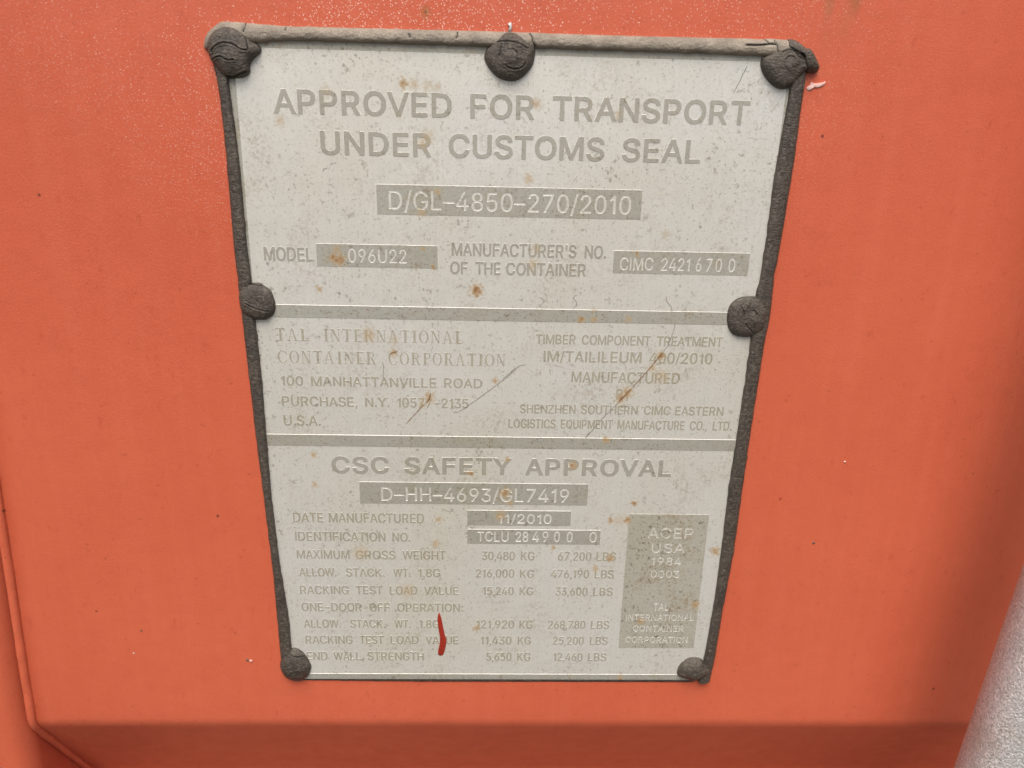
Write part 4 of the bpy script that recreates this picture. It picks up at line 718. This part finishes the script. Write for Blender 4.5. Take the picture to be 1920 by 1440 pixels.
# ---- sealant
def resample(L, t):
    L = np.array(L); d = np.hypot(*(L[1:] - L[:-1]).T); s = np.concatenate([[0], np.cumsum(d)]); s /= s[-1]
    return np.column_stack([np.interp(t, s, L[:, 0]), np.interp(t, s, L[:, 1])])
def bead(outer, inner, H, mat, flat=2.2, cross=24, step=.7, cracks=(), seed=1, key=1, sag=0., nin=.95):
    ax = key                                            # beads run along v (key 1) or u (key 0)
    a, b = np.array(outer), np.array(inner)
    lo = max(a[0, ax], b[0, ax]); hi = min(a[-1, ax], b[-1, ax])
    n_ = int((hi - lo) / step); q = np.linspace(lo, hi, n_)
    o_ = 1 - ax
    oa = np.interp(q, a[:, ax], a[:, o_]); ib = np.interp(q, b[:, ax], b[:, o_])
    ker = np.array([1, 2, 3, 4, 3, 2, 1.]); ker /= ker.sum()
    sm = lambda x: np.convolve(np.pad(x, 3, 'edge'), ker, 'valid')
    oa, ib = sm(oa), sm(ib)
    V = []; 
    for i in range(n_):
        wob = .22 * noise.noise(Vector((q[i] / 5., seed, 0))); wib = .30 * noise.noise(Vector((q[i] / 4., seed, 9)))
        hh = H * (1 + .12 * noise.noise(Vector((q[i] / 12., seed, 4))))
        for k in range(cross + 1):
            t = k / cross; x = abs(2 * t - 1)
            p = (oa[i] + wob) * (1 - t) + (ib[i] + wib) * t
            base = -.15 * (1 - t) + nin * t
            n = base + hh * max(0, 1 - x ** flat) ** .5 * (1 - sag * t)
            u, v = (p, q[i]) if ax == 1 else (q[i], p)
            n += .16 * noise.noise(Vector((u / 1.6, v / 1.6, seed))) + .10 * noise.noise(Vector((u / .6, v / .6, seed)))
            V.append((u, v, n if 0 < k < cross else base - .4))
    ck = np.zeros(len(V))
    if len(cracks):
        uv = np.array([(p[0], p[1]) for p in V]); d = poly_dist(uv, cracks)
        ck = np.clip((.34 - d) / .18, 0, 1); g = 1.0 * np.clip(1 - d / .45, 0, 1)
        V = [(x[0], x[1], x[2] - gg) for x, gg in zip(V, g)]
    r = cross + 1; F = []
    for i in range(n_ - 1):
        for k in range(cross): F.append([i * r + k, (i + 1) * r + k, (i + 1) * r + k + 1, i * r + k + 1])
    mid = V[(n_ // 2) * r + cross // 2]; up = V[(n_ // 2) * r + cross // 2 + 1]; nx = V[(n_ // 2 + 1) * r + cross // 2]
    cr = (nx[0] - mid[0]) * (-(up[1] - mid[1])) - (-(nx[1] - mid[1])) * (up[0] - mid[0])
    if cr < 0: F = [f[::-1] for f in F]
    return mesh('sealant_bead', V, F, mat, plate, True, None, dict(crack=ck))
bead(S['top_out'], S['top_in'], 2.7, M['dusty'], cracks=S['crk_top'], seed=3, key=0, step=.45)
bead(S['left_out'], S['left_in'], 2.3, M['rubber'], flat=3.2, seed=11, key=1)
bead(S['right_out'], S['right_in'], 2.3, M['rubber'], flat=3.2, seed=21, key=1)
bo = S['bottom_out']
bead(bo, [(p[0], S['plate_bottom'] - .3) for p in bo], .55, M['rubber'], cross=8, seed=31, key=0, nin=.3)

def cen(L): return np.array(L).mean(0)
c = cen(S['cap_top_left']);  blob('rivet_cap', S['cap_top_left'], .6, 4.0, M['rubber'], plate, rings=44, seg=170, power=5, cracks=S['crk_tl'], curl=.25, bumps=[(c[0] - 1, c[1] + 2, 4, .8)], rough=.2, label='top left sealant covered rivet with a curved split and ragged lower edge')
c = cen(S['cap_top_mid']);   blob('rivet_cap', S['cap_top_mid'], .6, 3.7, M['rubber'], plate, rings=44, seg=170, power=5, cracks=S['crk_tm'], curl=.12, bumps=[(c[0] + .6, c[1] + .6, 2.6, 1.2)], rough=.2, label='round sealant covered rivet in the middle of the top edge')
c = cen(S['cap_top_right']); blob('rivet_cap', S['cap_top_right'], .6, 3.7, M['rubber'], plate, rings=44, seg=170, power=5, cracks=S['crk_tr'], curl=.12, bumps=[(c[0] + 1.2, c[1] - .8, 2.4, .9)], rough=.2, label='top right sealant covered rivet under a folded lip of sealant')
c = cen(S['cap_left_mid']);  blob('rivet_cap', S['cap_left_mid'], .4, 3.7, M['rubber'], plate, rings=40, seg=140, power=4.4, cracks=S['crk_lm'], curl=.12, rough=.2, label='sealant covered rivet halfway down the left edge')
c = cen(S['cap_right_mid']); blob('rivet_cap', S['cap_right_mid'], .4, 3.6, M['rubber'], plate, rings=40, seg=140, power=4.6, cracks=S['crk_rm'], curl=.12, bumps=[(c[0] + 1.6, c[1] + .4, 2.2, .9)], rough=.2, label='sealant covered rivet with a rusty spot halfway down the right edge')
for k, nm in (('cap_bottom_left', 'bottom left smooth sealant covered rivet'), ('cap_bottom_right', 'bottom right smooth sealant covered rivet')):
    O = S[k]; c = cen(O)
    low = [((p[0] - c[0]) * .93 + c[0], (p[1] - c[1]) * .95 + c[1] + 2.0) for p in O]
    cap_ = blob('rivet_cap', O, .3, 4.8, M['rubber'], plate, rings=34, seg=120, power=2.2, cracks=S['crk_bl' if 'left' in k else 'crk_br'], curl=.08, rough=.2, label=nm)
    blob('sealant_smear', low, .1, 1.3, M['smear'], cap_, rings=10, seg=70, rough=.12)
blob('sealant_lip', S['corner'], .1, 2.6, M['dusty'], plate, rings=14, seg=110, power=3.0, rough=.2, label='rounded outer end of the sealant at the top left corner')
blob('sealant_lip', S['flap'], .1, 4.2, M['rubber'], plate, rings=14, seg=110, power=3.0, rough=.3, label='folded lip of sealant at the top right corner')
blob('primer_curl', S['curl'], .2, 1.2, M['white'], plate, rings=6, seg=44, rough=.2, label='tiny white curl above the top middle rivet')

# ------------------------------------------------------------------ galvanised locking bar
def build_rod():
    R_ = 17.0; n0 = 50.0; uA, uB = S['rod']; k = (uB - uA) / 180.0
    V = []; F = []; K = 96; vs_ = list(np.arange(-560, 900, 6.))
    e = Vector((1, -k, 0)).normalized()                 # across the bar, in the door's plane
    for v in vs_:
        cu = uA + (v - 150) * k
        for i in range(K):
            t = 2 * math.pi * i / K; x, y = R_ * math.cos(t), R_ * math.sin(t)
            V.append((cu + e.x * x, v + e.y * x, n0 + y))
    for j in range(len(vs_) - 1):
        for i in range(K):
            i2 = (i + 1) % K
            F.append([j * K + i, j * K + i2, (j + 1) * K + i2, (j + 1) * K + i])
    F.append(list(range(K))[::-1]); F.append([(len(vs_) - 1) * K + i for i in range(K)])
    o = mesh('locking_bar', V, F, M['galv'], None, True)
    o.location = (0, 0, Z0)
    o['label'] = 'grey galvanised steel tube standing off the red door at lower right'; o['category'] = 'locking bar'
build_rod()
